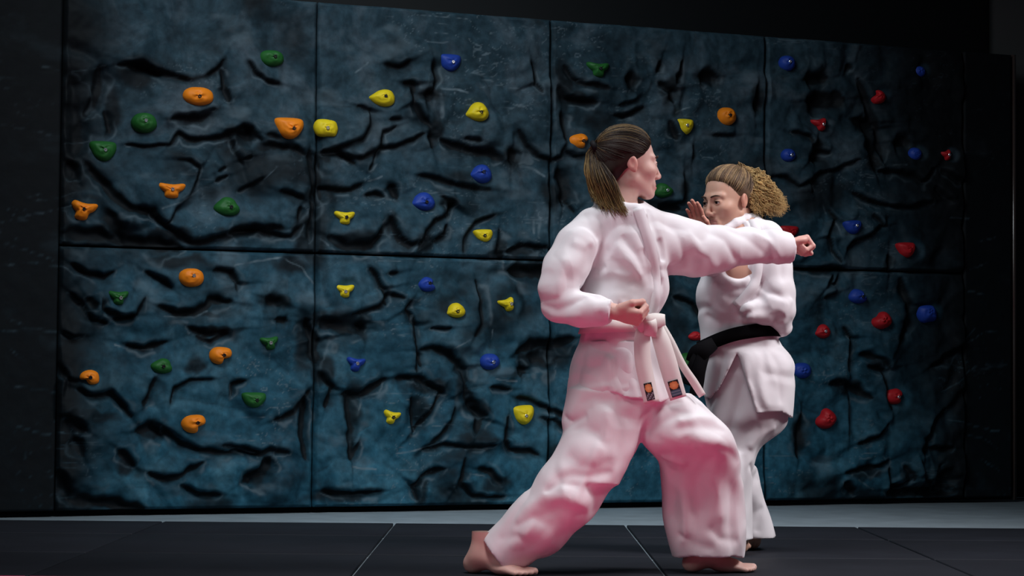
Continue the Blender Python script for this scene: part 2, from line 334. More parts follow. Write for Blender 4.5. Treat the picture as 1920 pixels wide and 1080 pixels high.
def wall_fields(u, v, flat=False):
    """height above the panel base, black tone, pale tone"""
    wu = u+.035*fbm2(u*7, v*7, 3, 11); wv = v+.035*fbm2(u*7+40, v*7, 3, 21)
    u2 = u+.007*fbm2(u*16, v*16, 2, 31)+.0012*noise2(u*90, v*90, 5); v2 = v+.007*fbm2(u*16+9, v*16, 2, 41)+.0012*noise2(u*90+5, v*90, 6)
    h = .024*fbm2(wu*2.4, wv*2.4, 3, 1) + .008*np.abs(fbm2(wu*5, wv*5, 3, 51))
    h = h + .005*fbm2(u*26, v*26, 4, 61)
    black = np.zeros(u.shape, np.float32); pl = np.zeros(u.shape, np.float32)
    if flat:
        h = .0015*fbm2(u*20, v*20, 3, 61)
    else:
        # rounded boulders of two sizes
        f1, f2, hv = worley2(wu*3.4+.6*fbm2(u*3, v*3, 2, 7), wv*4.0+.6*fbm2(u*3+9, v*3, 2, 8), 3)
        e = f2-f1
        h += (.004+.020*hv)*sstep(0, .5, e)
        black = np.maximum(black, (.15+.25*hv)*(1-sstep(.0, .10, e))*sstep(-.15, .3, fbm2(u*3, v*3, 3, 9)))  # black follows the gaps between boulders
        f1, f2, hv = worley2(wu*10+3, wv*12, 4)
        h += .003*hv*sstep(0, .4, f2-f1)
        for bu, bv, ru, rv, hh in BO_UV:
            s = (np.abs(u2-bu) < ru*1.5) & (np.abs(v2-bv) < rv*1.5)
            if s.any():
                r = np.hypot((u2[s]-bu)/ru, (v2[s]-bv)/rv)
                h[s] += hh*(1-sstep(.35, 1.08, r))
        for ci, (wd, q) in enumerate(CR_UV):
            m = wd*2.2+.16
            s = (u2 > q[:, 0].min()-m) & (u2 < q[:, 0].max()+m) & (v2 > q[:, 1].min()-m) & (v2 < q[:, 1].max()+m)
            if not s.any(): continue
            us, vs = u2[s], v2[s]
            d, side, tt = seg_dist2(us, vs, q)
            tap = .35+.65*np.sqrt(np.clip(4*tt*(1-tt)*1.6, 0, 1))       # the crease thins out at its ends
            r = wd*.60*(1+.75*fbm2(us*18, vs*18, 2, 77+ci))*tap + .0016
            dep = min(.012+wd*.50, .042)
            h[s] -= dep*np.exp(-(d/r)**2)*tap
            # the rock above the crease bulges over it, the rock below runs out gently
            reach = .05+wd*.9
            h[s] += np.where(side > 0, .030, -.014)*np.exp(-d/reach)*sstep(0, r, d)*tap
            soft = .72*np.exp(-(d/(r*2.4+.004))**2)*np.where(side > 0, .6, 1.0)  # soft black along the crease, stronger on its lower side
            pl[s] = np.maximum(pl[s], .55*np.exp(-((d-r*1.9)/(r*.35+.002))**2)*np.where(side < 0, 1., .35)*sstep(-.1, .35, noise2(us*14, vs*14, 300+ci)))  # painted highlight along crease lips, where the lower lip catches light
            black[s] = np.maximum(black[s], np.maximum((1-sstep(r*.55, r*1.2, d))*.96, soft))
    for wd, q in PA_UV:
        m = .03
        s = (u2 > q[:, 0].min()-m) & (u2 < q[:, 0].max()+m) & (v2 > q[:, 1].min()-m) & (v2 < q[:, 1].max()+m)
        if not s.any(): continue
        d = seg_dist(u2[s], v2[s], q)
        pl[s] = np.maximum(pl[s], (1-sstep(wd*.25, wd*.9+.002, d))*(.55+.45*noise2(u2[s]*40, v2[s]*40, 88)))
    # brushed streaks, sparse
    st = 1-np.abs(fbm2(u*9+2*fbm2(u*4, v*4, 2, 5), v*26, 3, 131))
    pl = np.maximum(pl, .55*sstep(.965, 1.0, st)*sstep(0, .5, fbm2(u*3, v*3, 2, 141)))
    pl = np.maximum(pl, .30*sstep(.25, .7, fbm2(u*5, v*9, 5, 151)))
    if not flat:
        u3 = u+.030*fbm2(u*14, v*14, 3, 231); v3 = v+.030*fbm2(u*14+7, v*14, 3, 241)
        for bu, bv, ru, rv in SP_UV:
            s = (np.abs(u3-bu) < ru*1.6) & (np.abs(v3-bv) < rv*1.6)
            if s.any():
                r = np.hypot((u3[s]-bu)/ru, (v3[s]-bv)/rv); black[s] = np.maximum(black[s], .88*(1-sstep(.55, 1.45, r)))
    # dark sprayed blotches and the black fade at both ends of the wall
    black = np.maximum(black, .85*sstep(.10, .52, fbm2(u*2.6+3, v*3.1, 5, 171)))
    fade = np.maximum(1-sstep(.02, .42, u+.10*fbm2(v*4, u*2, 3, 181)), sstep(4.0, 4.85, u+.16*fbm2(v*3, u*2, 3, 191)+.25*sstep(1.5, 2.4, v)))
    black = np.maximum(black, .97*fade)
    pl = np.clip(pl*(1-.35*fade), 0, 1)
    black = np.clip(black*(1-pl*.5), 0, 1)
    # flat pads where holds are bolted on
    if not flat:
        for hu, hv, rr in HOLDS_XY:
            s = (np.abs(u-hu) < rr*2) & (np.abs(v-hv) < rr*2)
            if s.any():
                r = np.hypot(u[s]-hu, v[s]-hv)
                k = 1-sstep(rr*.8, rr*1.7, r)
                mean = np.clip(h[s][r < rr].mean() if (r < rr).any() else 0, -.01, .04)
                h[s] = h[s]*(1-k)+mean*k
                black[s] *= 1-.6*k
    return h, black, pl
PANEL_BASE = .055

# ------------------------------------------------------------------ holds: data
# colour, centre x, y, width, height, outline, turn in degrees, bolt (l light, d dark, - none), label
O_, G_, Y_, B_, R_ = 'orange', 'green', 'yellow', 'blue', 'red'
HOLDS = [
 (O_,371,181,56,36,'oval',0,'d','wide orange oval climbing hold near the top of the leftmost panel'),
 (O_,541,241,54,42,'dee',0,'d','large orange climbing hold with flat top, left of the first upper seam'),
 (O_,321,358,52,30,'tee',0,'l','orange T-shaped climbing hold in the middle of the upper left panel'),
 (O_,155,396,54,42,'tee',-12,'d','tilted orange T-shaped climbing hold at the dark left edge'),
 (O_,358,521,46,36,'oval',0,'l','orange oval climbing hold with a bright bolt just below the left horizontal seam'),
 (O_,413,667,42,34,'bite',0,'d','orange climbing hold with a notch, right of the green ones in the lower left panel'),
 (O_,167,708,36,30,'bite',-80,'d','small orange notched climbing hold at the far left of the lower panel'),
 (O_,363,795,46,36,'bite',10,'d','lowest orange climbing hold, notched, in the lower left panel'),
 (O_,1085,265,42,30,'bite',28,'d','orange climbing hold beside the ponytail of the punching woman'),
 (O_,1361,219,37,36,'round',0,'d','round orange climbing hold above the curly-haired woman'),
 (G_,270,231,46,40,'round',0,'l','round green climbing hold with bright bolt below the wide orange oval'),
 (G_,193,284,48,40,'dee',0,'l','green climbing hold at upper far left above the tilted orange one'),
 (G_,425,388,47,38,'tri',0,'d','green rounded triangular climbing hold at lower right of the upper left panel'),
 (G_,508,110,46,32,'oval',0,'d','green climbing hold at the top of the wall left of the first seam'),
 (G_,1120,132,44,30,'tee',0,'d','green climbing hold at the top of the wall above the ponytailed head'),
 (G_,221,559,38,28,'tee',0,'l','green climbing hold mounted on the round boulder at lower left'),
 (G_,303,686,42,30,'tri',-14,'d','dark green climbing hold between two orange ones in the lower left panel'),
 (G_,505,644,38,28,'tee',8,'l','green climbing hold next to the first seam in the lower left panel'),
 (G_,476,750,44,30,'dee',0,'d','lowest green climbing hold, low in the left panel near the seam'),
 (G_,1243,357,38,28,'tri',20,'l','green climbing hold just right of the chin of the punching woman'),
 (G_,1287,680,36,38,'round',0,'-','green climbing hold mostly hidden between the two women by the black belt'),
 (Y_,716,184,47,34,'tear',0,'d','yellow oval climbing hold near the top of the second panel'),
 (Y_,611,240,44,34,'hexa',0,'l','yellow climbing hold with bright bolt directly right of the first upper seam'),
 (Y_,893,211,45,40,'tear',18,'d','yellow teardrop climbing hold at upper right of the second panel'),
 (Y_,646,409,38,26,'tee',0,'d','small yellow T-shaped climbing hold in the upper row left of the blue ones'),
 (Y_,907,442,37,25,'dee',6,'d','yellow half-moon climbing hold just above the horizontal seam'),
 (Y_,645,546,38,26,'tee',0,'l','yellow T-shaped climbing hold with a bright bolt below the horizontal seam'),
 (Y_,853,583,38,31,'tear',25,'d','yellow rounded climbing hold below the small blue one in the lower second panel'),
 (Y_,950,572,38,31,'tee',22,'l','tilted yellow climbing hold left of the elbow of the punching woman'),
 (Y_,733,783,37,30,'tee',-14,'d','yellow climbing hold low on the boulder in the lower second panel'),
 (Y_,980,778,45,38,'dee',5,'l','yellow climbing hold low on the wall left of the punching woman\'s hip'),
 (Y_,1283,238,34,31,'dee',0,'l','yellow climbing hold between the two women\'s heads high on the wall'),
 (B_,843,118,42,34,'dee',0,'l','blue climbing hold at the top of the second panel'),
 (B_,899,327,45,38,'tear',12,'d','blue climbing hold under the dark ledge in the second upper panel'),
 (B_,791,379,48,38,'tear',18,'d','blue climbing hold in the middle of the second upper panel beside a black crease'),
 (B_,801,534,37,30,'bite',60,'d','blue climbing hold just below the horizontal seam of the second panel'),
 (B_,666,684,38,30,'tee',-8,'l','blue climbing hold at left in the lower second panel'),
 (B_,918,678,37,31,'round',0,'l','blue climbing hold on a small boulder left of the white jacket'),
 (B_,1475,119,32,30,'round',0,'l','blue climbing hold at the top right of the third seam'),
 (B_,1478,291,27,25,'round',0,'l','small round blue climbing hold above the blonde curly ponytail'),
 (B_,1598,426,38,27,'dee',5,'l','blue climbing hold in the hollow right of the punching fist'),
 (B_,1608,556,39,29,'bite',70,'d','blue climbing hold just below the right horizontal seam'),
 (B_,1736,588,39,35,'hexa',10,'-','blue climbing hold at the dark right end of the lower wall'),
 (B_,1503,695,36,30,'oval',0,'-','blue climbing hold half hidden behind the hip of the curly-haired woman'),
 (B_,1715,289,26,25,'round',0,'-','small dark blue climbing hold in the shaded upper right panel'),
 (B_,1722,135,26,22,'round',0,'-','barely lit blue climbing hold in the dark top right corner'),
 (R_,1645,182,30,28,'bite',200,'-','small red climbing hold high in the right panel'),
 (R_,1535,235,36,29,'tee',14,'l','red climbing hold above the small round blue one on the right panel'),
 (R_,1773,292,26,24,'tee',20,'l','small red climbing hold in the shaded far right upper corner'),
 (R_,1480,434,36,22,'dee',0,'-','red climbing hold directly behind the punching fist'),
 (R_,1698,469,38,30,'dee',4,'-','red half-round climbing hold just above the right horizontal seam'),
 (R_,1652,601,40,34,'bean',30,'-','red bean-shaped climbing hold between two blue ones at lower right'),
 (R_,1540,622,34,29,'tear',20,'l','red climbing hold right of the black belt'),
 (R_,1676,744,42,32,'bite',35,'l','tilted red climbing hold low on the right panel'),
 (R_,1547,785,42,40,'bean',42,'-','lowest red bean-shaped climbing hold right of the curly-haired woman\'s jacket hem'),
 (R_,1303,630,30,18,'tri',0,'-','red climbing hold peeking out between the two white jackets'),
]
for c, x, y, wd, ht, *_ in HOLDS:
    u, v = px2uv(x, y); HOLDS_XY.append((u, v, .5*max(wd, ht)/385*.9))

# ------------------------------------------------------------------ build the wall panels
wall = empty('wall_climbing', tuple(W0)); tag(wall, 'painted rock-relief climbing wall of square panels behind the women', 'climbing wall', kind='structure')
HF = {}
def panel(name, u0, u1, v0, v1, step, flat=False, label=None):
    g = .0045
    nu = int((u1-u0)/step)+1; nv = int((v1-v0)/step)+1
    us = np.linspace(u0+g, u1-g, nu); vs = np.linspace(v0+g, v1-g, nv)
    U, V = np.meshgrid(us, vs, indexing='ij')
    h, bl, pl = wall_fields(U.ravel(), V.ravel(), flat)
    h = h.reshape(U.shape)+PANEL_BASE
    if not flat:
        for _ in range(3):
            q = np.pad(h, 1, mode='edge'); h = (q[:-2, 1:-1]+q[2:, 1:-1]+q[1:-1, :-2]+q[1:-1, 2:]+2*q[1:-1, 1:-1])/6
    e = np.minimum(np.minimum(U-u0, u1-U), np.minimum(V-v0, v1-V))
    h = np.where(e < .016, h*.55+.45*(PANEL_BASE-.01)-.012*(1-e/.016), h) if not flat else h
    h = np.maximum(h, .006)
    HF[name, round(u0, 2), round(v0, 2)] = (us, vs, h)
    top = wpt(U, V, h).reshape(-1, 3)
    idx = np.arange(nu*nv).reshape(nu, nv)
    f = np.stack([idx[:-1, :-1], idx[1:, :-1], idx[1:, 1:], idx[:-1, 1:]], -1).reshape(-1, 4)
    # rim back to the backing board
    ring = np.concatenate([idx[:, 0], idx[-1, 1:], idx[-2::-1, -1], idx[0, -2:0:-1]])
    ru, rv = U.ravel()[ring], V.ravel()[ring]
    back = wpt(ru, rv, np.full(ru.shape, -.012)); nb = len(top); k = len(ring)
    j = np.arange(k); fr = np.stack([ring, nb+j, nb+(j+1) % k, ring[(j+1) % k]], -1)
    me = mesh_np(name, np.concatenate([top, back])-W0, np.concatenate([f, fr]))
    fattr(me, 'black_tone', np.concatenate([bl, np.ones(k)])); fattr(me, 'pale', np.concatenate([pl, np.zeros(k)]))
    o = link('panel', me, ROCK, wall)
    if label: o['label'] = label
    return o
STEP = .0058
ULEFT, URIGHT = -1.22, 5.19
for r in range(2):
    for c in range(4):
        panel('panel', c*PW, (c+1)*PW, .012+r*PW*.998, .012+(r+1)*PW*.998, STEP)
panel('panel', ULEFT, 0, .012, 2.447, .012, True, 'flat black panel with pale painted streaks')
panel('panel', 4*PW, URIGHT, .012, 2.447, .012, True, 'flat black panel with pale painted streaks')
def height_at(u, v):
    best = PANEL_BASE
    for (n, u0, v0), (us, vs, h) in HF.items():
        if us[0] <= u <= us[-1] and vs[0] <= v <= vs[-1]:
            i = int(np.searchsorted(us, u)); j = int(np.searchsorted(vs, v)); best = h[min(i, len(us)-1), min(j, len(vs)-1)]
    return float(best)
# backing board behind the panels, and the dark hall wall it hangs on
def wbox(name, u0, u1, v0, v1, h0, h1, m, parent=None):
    v, f = box_np((u0, v0, h0), (u1, v1, h1))
    p = W0 + v[:, :1]*WT + v[:, 1:2]*np.array([0, 0, 1.]) + v[:, 2:]*WN
    org = np.array(parent.location) if parent is not None else np.zeros(3)
    return link(name, mesh_np(name, p-org, f[:, ::-1], False), m, parent)
wbox('backing_board', ULEFT, URIGHT, .0, 2.447, -.03, -.012, BLACK, wall)
wbox('edge_strip', URIGHT+.012, URIGHT+.03, .0, 2.447, -.03, .05, mat('edge_strip', (.05, .035, .03), .25, .6), wall)
wb = wbox('wall_back', -4.5, 12, 0, 4.2, -.35, -.25, BLACK); tag(wb, 'black hall wall behind the climbing wall', 'wall', kind='structure')
wc = wbox('wall_right', URIGHT+.055, 9.0, 0, 4.2, -.24, -.17, GREYWALL); tag(wc, 'dim grey wall at the far right edge', 'wall', kind='structure')

# ------------------------------------------------------------------ floor and mats
FLOOR = mat('floor', (.38, .46, .51), .55, .35, var=(6, .12), bump=(120, .1, .001))
v, f = box_np((-9, -2, -.05), (12, 16, -.012))
tag(link('floor', mesh_np('floor', v, f, False), FLOOR), 'grey-blue hall floor along the wall foot', 'floor', kind='structure')
MAT_DARK = mat('mat_dark', (.012, .014, .02), .65, .25, var=(5, .12), bump=(260, .25, .0008))
MAT_RED = mat('mat_red', (.72, .06, .17), .6, .3, var=(5, .08), bump=(260, .25, .0008))
def slab(name, lo, hi, m, bev=.004):
    v, f = box_np(lo, hi)
    o = link(name, mesh_np(name, v, f, False), m); b = o.modifiers.new('bevel', 'BEVEL'); b.width = bev; b.segments = 2
    return o
rows = [(8.62, 9.36, MAT_DARK, 'dark navy'), (7.68, 8.6, MAT_DARK, 'dark navy'), (6.76, 7.66, MAT_DARK, 'dark navy'), (5.74, 6.74, MAT_RED, 'red'), (4.72, 5.72, MAT_RED, 'red'), (3.7, 4.70, MAT_RED, 'red')]
ORD = ['first', 'second', 'third', 'fourth', 'fifth', 'sixth', 'seventh']
RN = ['row at the wall', 'row behind the women', 'row under the women', 'row just before the women', 'middle red row', 'nearest row']
for (y0, y1, m, cn), rn in zip(rows, RN):
    for i in range(-2 if y1 > 9 else -3, 4):
        o = slab('floor_mat', (i*1.01-.5, y0, -.012), (i*1.01+.5, y1, 0), m)
        tag(o, f'{cn} foam floor mat, {ORD[i+3]} from the left in the {rn}', 'mat', f'{cn} floor mats')

# ------------------------------------------------------------------ climbing holds
HC = {O_: (.82, .225, .008), G_: (.014, .105, .018), Y_: (.74, .57, .012), B_: (.012, .045, .30), R_: (.42, .010, .016)}
HM = {k: mat('resin_'+k, c, .55, .3, bump=(90, .2, .0015), var=(14, .12)) for k, c in HC.items()}
BOLT_L = mat('bolt_steel', (.75, .75, .78), .25, .5, metal=.9)
BOLT_D = mat('bolt_dark', (.02, .02, .022), .4, .4, metal=.5)
OUT = {
 'oval': [(1,0),(.86,.62),(.45,.95),(0,1),(-.5,.92),(-.9,.55),(-1,0),(-.85,-.5),(-.45,-.9),(0,-1),(.5,-.88),(.88,-.52)],
 'dee': [(1,.45),(.88,.88),(.4,1),(-.35,1),(-.9,.9),(-1,.5),(-.85,-.1),(-.62,-.6),(-.2,-.97),(.2,-1),(.6,-.68),(.9,-.1)],
 'tee': [(1,.75),(.8,1),(.2,.86),(-.3,.9),(-.85,1),(-1,.6),(-.75,.1),(-.5,-.2),(-.45,-.8),(0,-1),(.45,-.82),(.52,-.2),(.82,.15)],
 'bite': [(1,.35),(.8,.82),(.2,1),(-.5,.95),(-.95,.45),(-1,-.2),(-.7,-.75),(-.2,-1),(.12,-.88),(.2,-.42),(.55,-.3),(.9,-.1)],
 'round': [(1,0),(.84,.55),(.5,.9),(0,1),(-.55,.86),(-.92,.4),(-1,-.1),(-.8,-.62),(-.35,-.95),(.15,-1),(.6,-.8),(.93,-.4)],
 'tri': [(.55,.75),(.2,1),(-.25,.98),(-.6,.6),(-1,.0),(-.92,-.5),(-.5,-.9),(0,-1),(.55,-.92),(.95,-.55),(1,-.1),(.75,.35)],
 'tear': [(.95,.35),(.7,.85),(.2,1),(-.3,.8),(-.7,.4),(-1,.05),(-.9,-.3),(-.5,-.75),(.05,-1),(.6,-.9),(.95,-.5),(1,0)],
 'hexa': [(1,.05),(.8,.75),(.3,.95),(-.3,1),(-.8,.8),(-1,.1),(-.85,-.6),(-.5,-.98),(.2,-1),(.75,-.95),(.95,-.45)],
 'bean': [(1,.2),(.85,.75),(.4,.9),(-.1,.62),(-.6,.55),(-1,.2),(-1,-.4),(-.6,-.9),(0,-1),(.6,-.85),(.95,-.4)],
}
NT, NR = 40, 9
for hi, (c, x, y, wd, ht, shp, turn, bolt, lab) in enumerate(HOLDS):
    u, v = px2uv(x, y)
    h0 = height_at(u, v)
    p0 = W0+u*WT+v*np.array([0, 0, 1.])+(h0-.006)*WN
    for _ in range(2):      # the relief stands proud of the wall plane: slide the hold back onto its sight line
        d = ray(x, y); t = ((p0-CAM)@WN)/(d@WN); q = CAM+d*t; p0 = q
    sc = FOC/(p0-CAM)@AF if False else FOC/float((p0-CAM)@AF)
    hw, hh = wd/2/sc/math.cos(WYAW), ht/2/sc
    # smooth closed outline
    pts = np.array(OUT[shp]); n = len(pts); tt = np.linspace(0, n, NT, endpoint=False)
    def cat(i, k): return pts[(i+k) % n]
    ol = []
    for t in tt:
        i = int(t); s = t-i; a, b, cc, d_ = cat(i, -1), cat(i, 0), cat(i, 1), cat(i, 2)
        ol.append(.5*((2*b)+(-a+cc)*s+(2*a-5*b+4*cc-d_)*s*s+(-a+3*b-3*cc+d_)*s**3))
    ol = np.array(ol)
    a = math.radians(turn); ol = ol@np.array([[math.cos(a), math.sin(a)], [-math.sin(a), math.cos(a)]])
    ol = ol/np.abs(ol).max(0)*np.array([hw, hh])
    r_ = np.random.default_rng(hi)
    H = min(hw, hh)*r_.uniform(.85, 1.1); cx, cy = r_.uniform(-.15, .15)*hw, r_.uniform(.0, .3)*hh
    vs = []
    for k in range(NR):
        s = 1-(k/(NR))**1.25      # 1 at rim .. 0 centre
        z = H*(1-s**2.6)**.62
        ring = ol*s+np.array([cx, cy])*(1-s)
        lump = 1+.12*np.sin(3*np.arange(NT)/NT*2*math.pi+r_.uniform(0, 6))*(1-s)
        vs.append(np.stack([ring[:, 0], ring[:, 1], np.full(NT, z)*lump], -1))
    vs = np.concatenate(vs+[np.array([[cx, cy, H*.98]])])
    base = np.stack([ol[:, 0]*.96, ol[:, 1]*.96, np.full(NT, -.02)], -1)
    nb = len(vs); vs = np.concatenate([vs, base])
    f = []
    for k in range(NR-1):
        for i in range(NT):
            j = (i+1) % NT; f.append((k*NT+i, k*NT+j, (k+1)*NT+j, (k+1)*NT+i))
    for i in range(NT):
        j = (i+1) % NT; k = (NR-1)*NT; f.append((k+i, k+j, nb-1, nb-1)); f.append((nb+i, nb+j, j, i))
    f = [q if q[2] != q[3] else q[:3] for q in f]
    me = bpy.data.meshes.new('climbing_hold')
    # bolt recess
    bx, by = cx+.05*hw, cy-.1*hh
    rb = .0085
    dd = np.hypot(vs[:nb, 0]-bx, vs[:nb, 1]-by)
    me.from_pydata([tuple(q[0]*WT+q[1]*np.array([0, 0, 1.])+q[2]*WN) for q in vs], [], f); me.update()
    me.polygons.foreach_set('use_smooth', np.ones(len(me.polygons), bool))
    ho = link('climbing_hold', me, HM[c]); ho.location = p0
    tag(ho, lab, 'climbing hold', 'climbing holds on the wall')
    if bolt != '-':
        nn = 12; bv = []
        zt = H*1.0
        for (rr, zz) in ((rb, zt-.006), (rb, zt+.003), (rb*.8, zt+.0045), (rb*.42, zt+.0045), (rb*.38, zt+.001)):
            for i in range(nn):
                t = i/nn*2*math.pi; bv.append((bx+rr*math.cos(t), by+rr*math.sin(t), zz))
        bv.append((bx, by, zt+.001)); bf = []
        for k in range(4):
            for i in range(nn): bf.append((k*nn+i, k*nn+(i+1) % nn, (k+1)*nn+(i+1) % nn, (k+1)*nn+i))
        for i in range(nn): bf.append((4*nn+i, 4*nn+(i+1) % nn, 5*nn))
        bm_ = bpy.data.meshes.new('bolt')
        bm_.from_pydata([tuple(q[0]*WT+q[1]*np.array([0, 0, 1.])+q[2]*WN) for q in bv], [], bf); bm_.update()
        link('bolt', bm_, BOLT_L if bolt == 'l' else BOLT_D, ho)

# ================================================================== people
# ---- implicit-surface kit: shapes are blended on a grid and meshed with surface nets
FOLD = 1.9
class Sdf:
    def __init__(self, lo, hi, step):
        self.lo = np.array(lo, float); self.step = step
        self.n = np.maximum(((np.array(hi)-self.lo)/step).astype(int)+1, 4)
        self.ax = [self.lo[i]+step*np.arange(self.n[i]) for i in range(3)]
        self.v = np.full(self.n, .25, np.float32)
    def sl(self, lo, hi):
        r = []
        for i in range(3):
            a = int(np.clip(math.floor((lo[i]-self.lo[i])/self.step), 0, self.n[i]-1)); b = int(np.clip(math.ceil((hi[i]-self.lo[i])/self.step)+1, a+1, self.n[i]))
            r.append(slice(a, b))
        return tuple(r)
    def pts(self, s):
        return (self.ax[0][s[0]][:, None, None], self.ax[1][s[1]][None, :, None], self.ax[2][s[2]][None, None, :])
    def op(self, fn, lo, hi, k=.01, mode='add', pad=.06):
        lo = np.array(lo)-pad-k; hi = np.array(hi)+pad+k
        s = self.sl(lo, hi); d = np.asarray(fn(*self.pts(s)), np.float32); a = self.v[s]
        if mode == 'sub': d = -d; h = np.clip(.5-.5*(d-a)/k, 0, 1) if False else np.clip(.5-.5*(a-d)/k, 0, 1); self.v[s] = a*(1-h)+d*h+k*h*(1-h)
        elif mode == 'disp': self.v[s] = a+d
        elif mode == 'cut': self.v[s] = np.maximum(a, d)
        else: h = np.clip(.5+.5*(a-d)/k, 0, 1); self.v[s] = a*(1-h)+d*h-k*h*(1-h)
    def bone(self, a, b, ra, rb, k=.012, mode='add', flat=None):
        a = np.array(a, float); b = np.array(b, float); ba = b-a; L2 = ba@ba+1e-12; R = max(ra, rb)
        def fn(x, y, z):
            px, py, pz = x-a[0], y-a[1], z-a[2]
            h = np.clip((px*ba[0]+py*ba[1]+pz*ba[2])/L2, 0, 1)
            qx, qy, qz = px-ba[0]*h, py-ba[1]*h, pz-ba[2]*h
            if flat is not None:
                w_, f_ = flat; dt = (qx*w_[0]+qy*w_[1]+qz*w_[2])*(f_-1); qx = qx+dt*w_[0]; qy = qy+dt*w_[1]; qz = qz+dt*w_[2]
            d = np.sqrt(qx*qx+qy*qy+qz*qz)-(ra+(rb-ra)*h)
            return d if flat is None else d/max(1, flat[1]**.5)
        self.op(fn, np.minimum(a, b)-R, np.maximum(a, b)+R, k, mode)
    def chain(self, pts, k=.02, mode='add'):
        for (a, ra), (b, rb) in zip(pts[:-1], pts[1:]): self.bone(a, b, ra, rb, k, mode)
    def ell(self, c, R, k=.01, mode='add', rot=None):
        c = np.array(c, float); R = np.array(R, float); A = np.eye(3) if rot is None else np.array(rot)   # rows: local axes
        def fn(x, y, z):
            px, py, pz = x-c[0], y-c[1], z-c[2]
            l = [A[i, 0]*px+A[i, 1]*py+A[i, 2]*pz for i in range(3)]
            k0 = np.sqrt(sum((l[i]/R[i])**2 for i in range(3)))+1e-9; k1 = np.sqrt(sum((l[i]/R[i]**2)**2 for i in range(3)))+1e-9
            return k0*(k0-1)/k1
        m = R.max(); self.op(fn, c-m, c+m, k, mode, pad=.03)
    def loft(self, rows, Y0, k=.02, mode='add', power=2.2, grow=0., cap=True):
        """rows: (y px, x left px, x right px, half depth m, depth offset m)"""
        rows = np.array([r if len(r) == 5 else (*r, 0.) for r in rows], float)
        n = len(rows); t = np.linspace(0, n-1, n*8); R = np.zeros((len(t), 5))
        for q, tt in enumerate(t):
            i = min(int(tt), n-2); s_ = tt-i; g = lambda j: rows[min(max(j, 0), n-1)]
            a, b, c, d = g(i-1), g(i), g(i+1), g(i+2)
            R[q] = .5*((2*b)+(-a+c)*s_+(2*a-5*b+4*c-d)*s_*s_+(-a+3*b-3*c+d)*s_**3)
        cx, cz, rx = [], [], []
        for y, xl, xr, ry, dy in R:
            A = P(xl, y, Y0+dy); B = P(xr, y, Y0+dy); cx.append((A[0]+B[0])/2); cz.append((A[2]+B[2])/2); rx.append((B[0]-A[0])/2)
        o = np.argsort(cz); cz = np.array(cz)[o]; cx = np.array(cx)[o]; rx = np.array(rx)[o]+grow; ry = R[o, 3]+grow; cy = Y0+R[o, 4]
        def fn(x, y, z):
            C = np.interp(z, cz, cx); RX = np.interp(z, cz, rx); RY = np.interp(z, cz, ry); CY = np.interp(z, cz, cy)
            k0 = (np.abs((x-C)/RX)**power+np.abs((y-CY)/RY)**power)**(1/power)
            d = (k0-1)*np.minimum(RX, RY)
            if cap: d = np.maximum(d, np.maximum(z-cz[-1], cz[0]-z))
            return d
        lo = (min(cx-rx), min(cy-ry), cz[0]); hi = (max(cx+rx), max(cy+ry), cz[-1])
        self.op(fn, lo, hi, k, mode)
    def sample(self, p):
        i = np.clip(((p-self.lo)/self.step), 0, self.n-1.001); b = i.astype(int); f = i-b
        v = self.v; x, y, z = b[..., 0], b[..., 1], b[..., 2]; fx, fy, fz = f[..., 0], f[..., 1], f[..., 2]
        l = lambda a, c, t: a+(c-a)*t
        return l(l(l(v[x,y,z],v[x+1,y,z],fx),l(v[x,y+1,z],v[x+1,y+1,z],fx),fy), l(l(v[x,y,z+1],v[x+1,y,z+1],fx),l(v[x,y+1,z+1],v[x+1,y+1,z+1],fx),fy), fz)
    def hit(self, px, py):
        """first surface point along the sight line through a pixel"""
        d = ray(px, py); ys = np.arange(self.lo[1], self.ax[1][-1], self.step*.5); p = CAM+d*(ys/d[1])[:, None]
        v = self.sample(p); k = np.argmax(v < 0)
        if not (v < 0).any(): return None
        if k == 0: return p[0]
        t = v[k-1]/(v[k-1]-v[k]+1e-9); return p[k-1]+(p[k]-p[k-1])*t
    def fold(self, pts, r, amp):
        """press (+amp) or raise (-amp) a fold along a traced line; r in px, amp in mm"""
        q = [self.hit(*p) for p in resample(pts, 10)]; q = [p for p in q if p is not None]
        if len(q) < 2: return
        q = np.array(q)
        for _ in range(2): q[1:-1, 1] = (q[:-2, 1]+2*q[1:-1, 1]+q[2:, 1])/4
        rr = r/560.; n = len(q)
        lo = q.min(0)-2.5*rr; hi = q.max(0)+2.5*rr; s = self.sl(lo, hi); x, y, z = self.pts(s)
        best = None
        for i in range(n-1):
            a, b = q[i], q[i+1]; ba = b-a; L2 = ba@ba+1e-12
            h = np.clip(((x-a[0])*ba[0]+(y-a[1])*ba[1]+(z-a[2])*ba[2])/L2, 0, 1)
            d2 = (x-a[0]-ba[0]*h)**2+(y-a[1]-ba[1]*h)**2+(z-a[2]-ba[2]*h)**2
            tpos = (i+h)/(n-1); wgt = np.clip(4*tpos*(1-tpos)*2.2, 0, 1)**.5
            e = np.exp(-(d2/rr**2)**(.58 if amp > 0 else .75))*wgt
            best = e if best is None else np.maximum(best, e)
        self.v[s] += (FOLD*amp/1000.*best).astype(np.float32)
    def wrinkle(self, amp, sc, seed=0, stretch=(1, 1, 1)):
        s = np.where(np.abs(self.v) < .02)
        x = self.ax[0][s[0]]; y = self.ax[1][s[1]]; z = self.ax[2][s[2]]
        n = noise3(x*sc*stretch[0]+50, y*sc*stretch[1]+50, z*sc*stretch[2]+50, seed)
        n = np.clip(.22-np.abs(n), -.1, .22)*3
        self.v[s] += (amp*n).astype(np.float32)
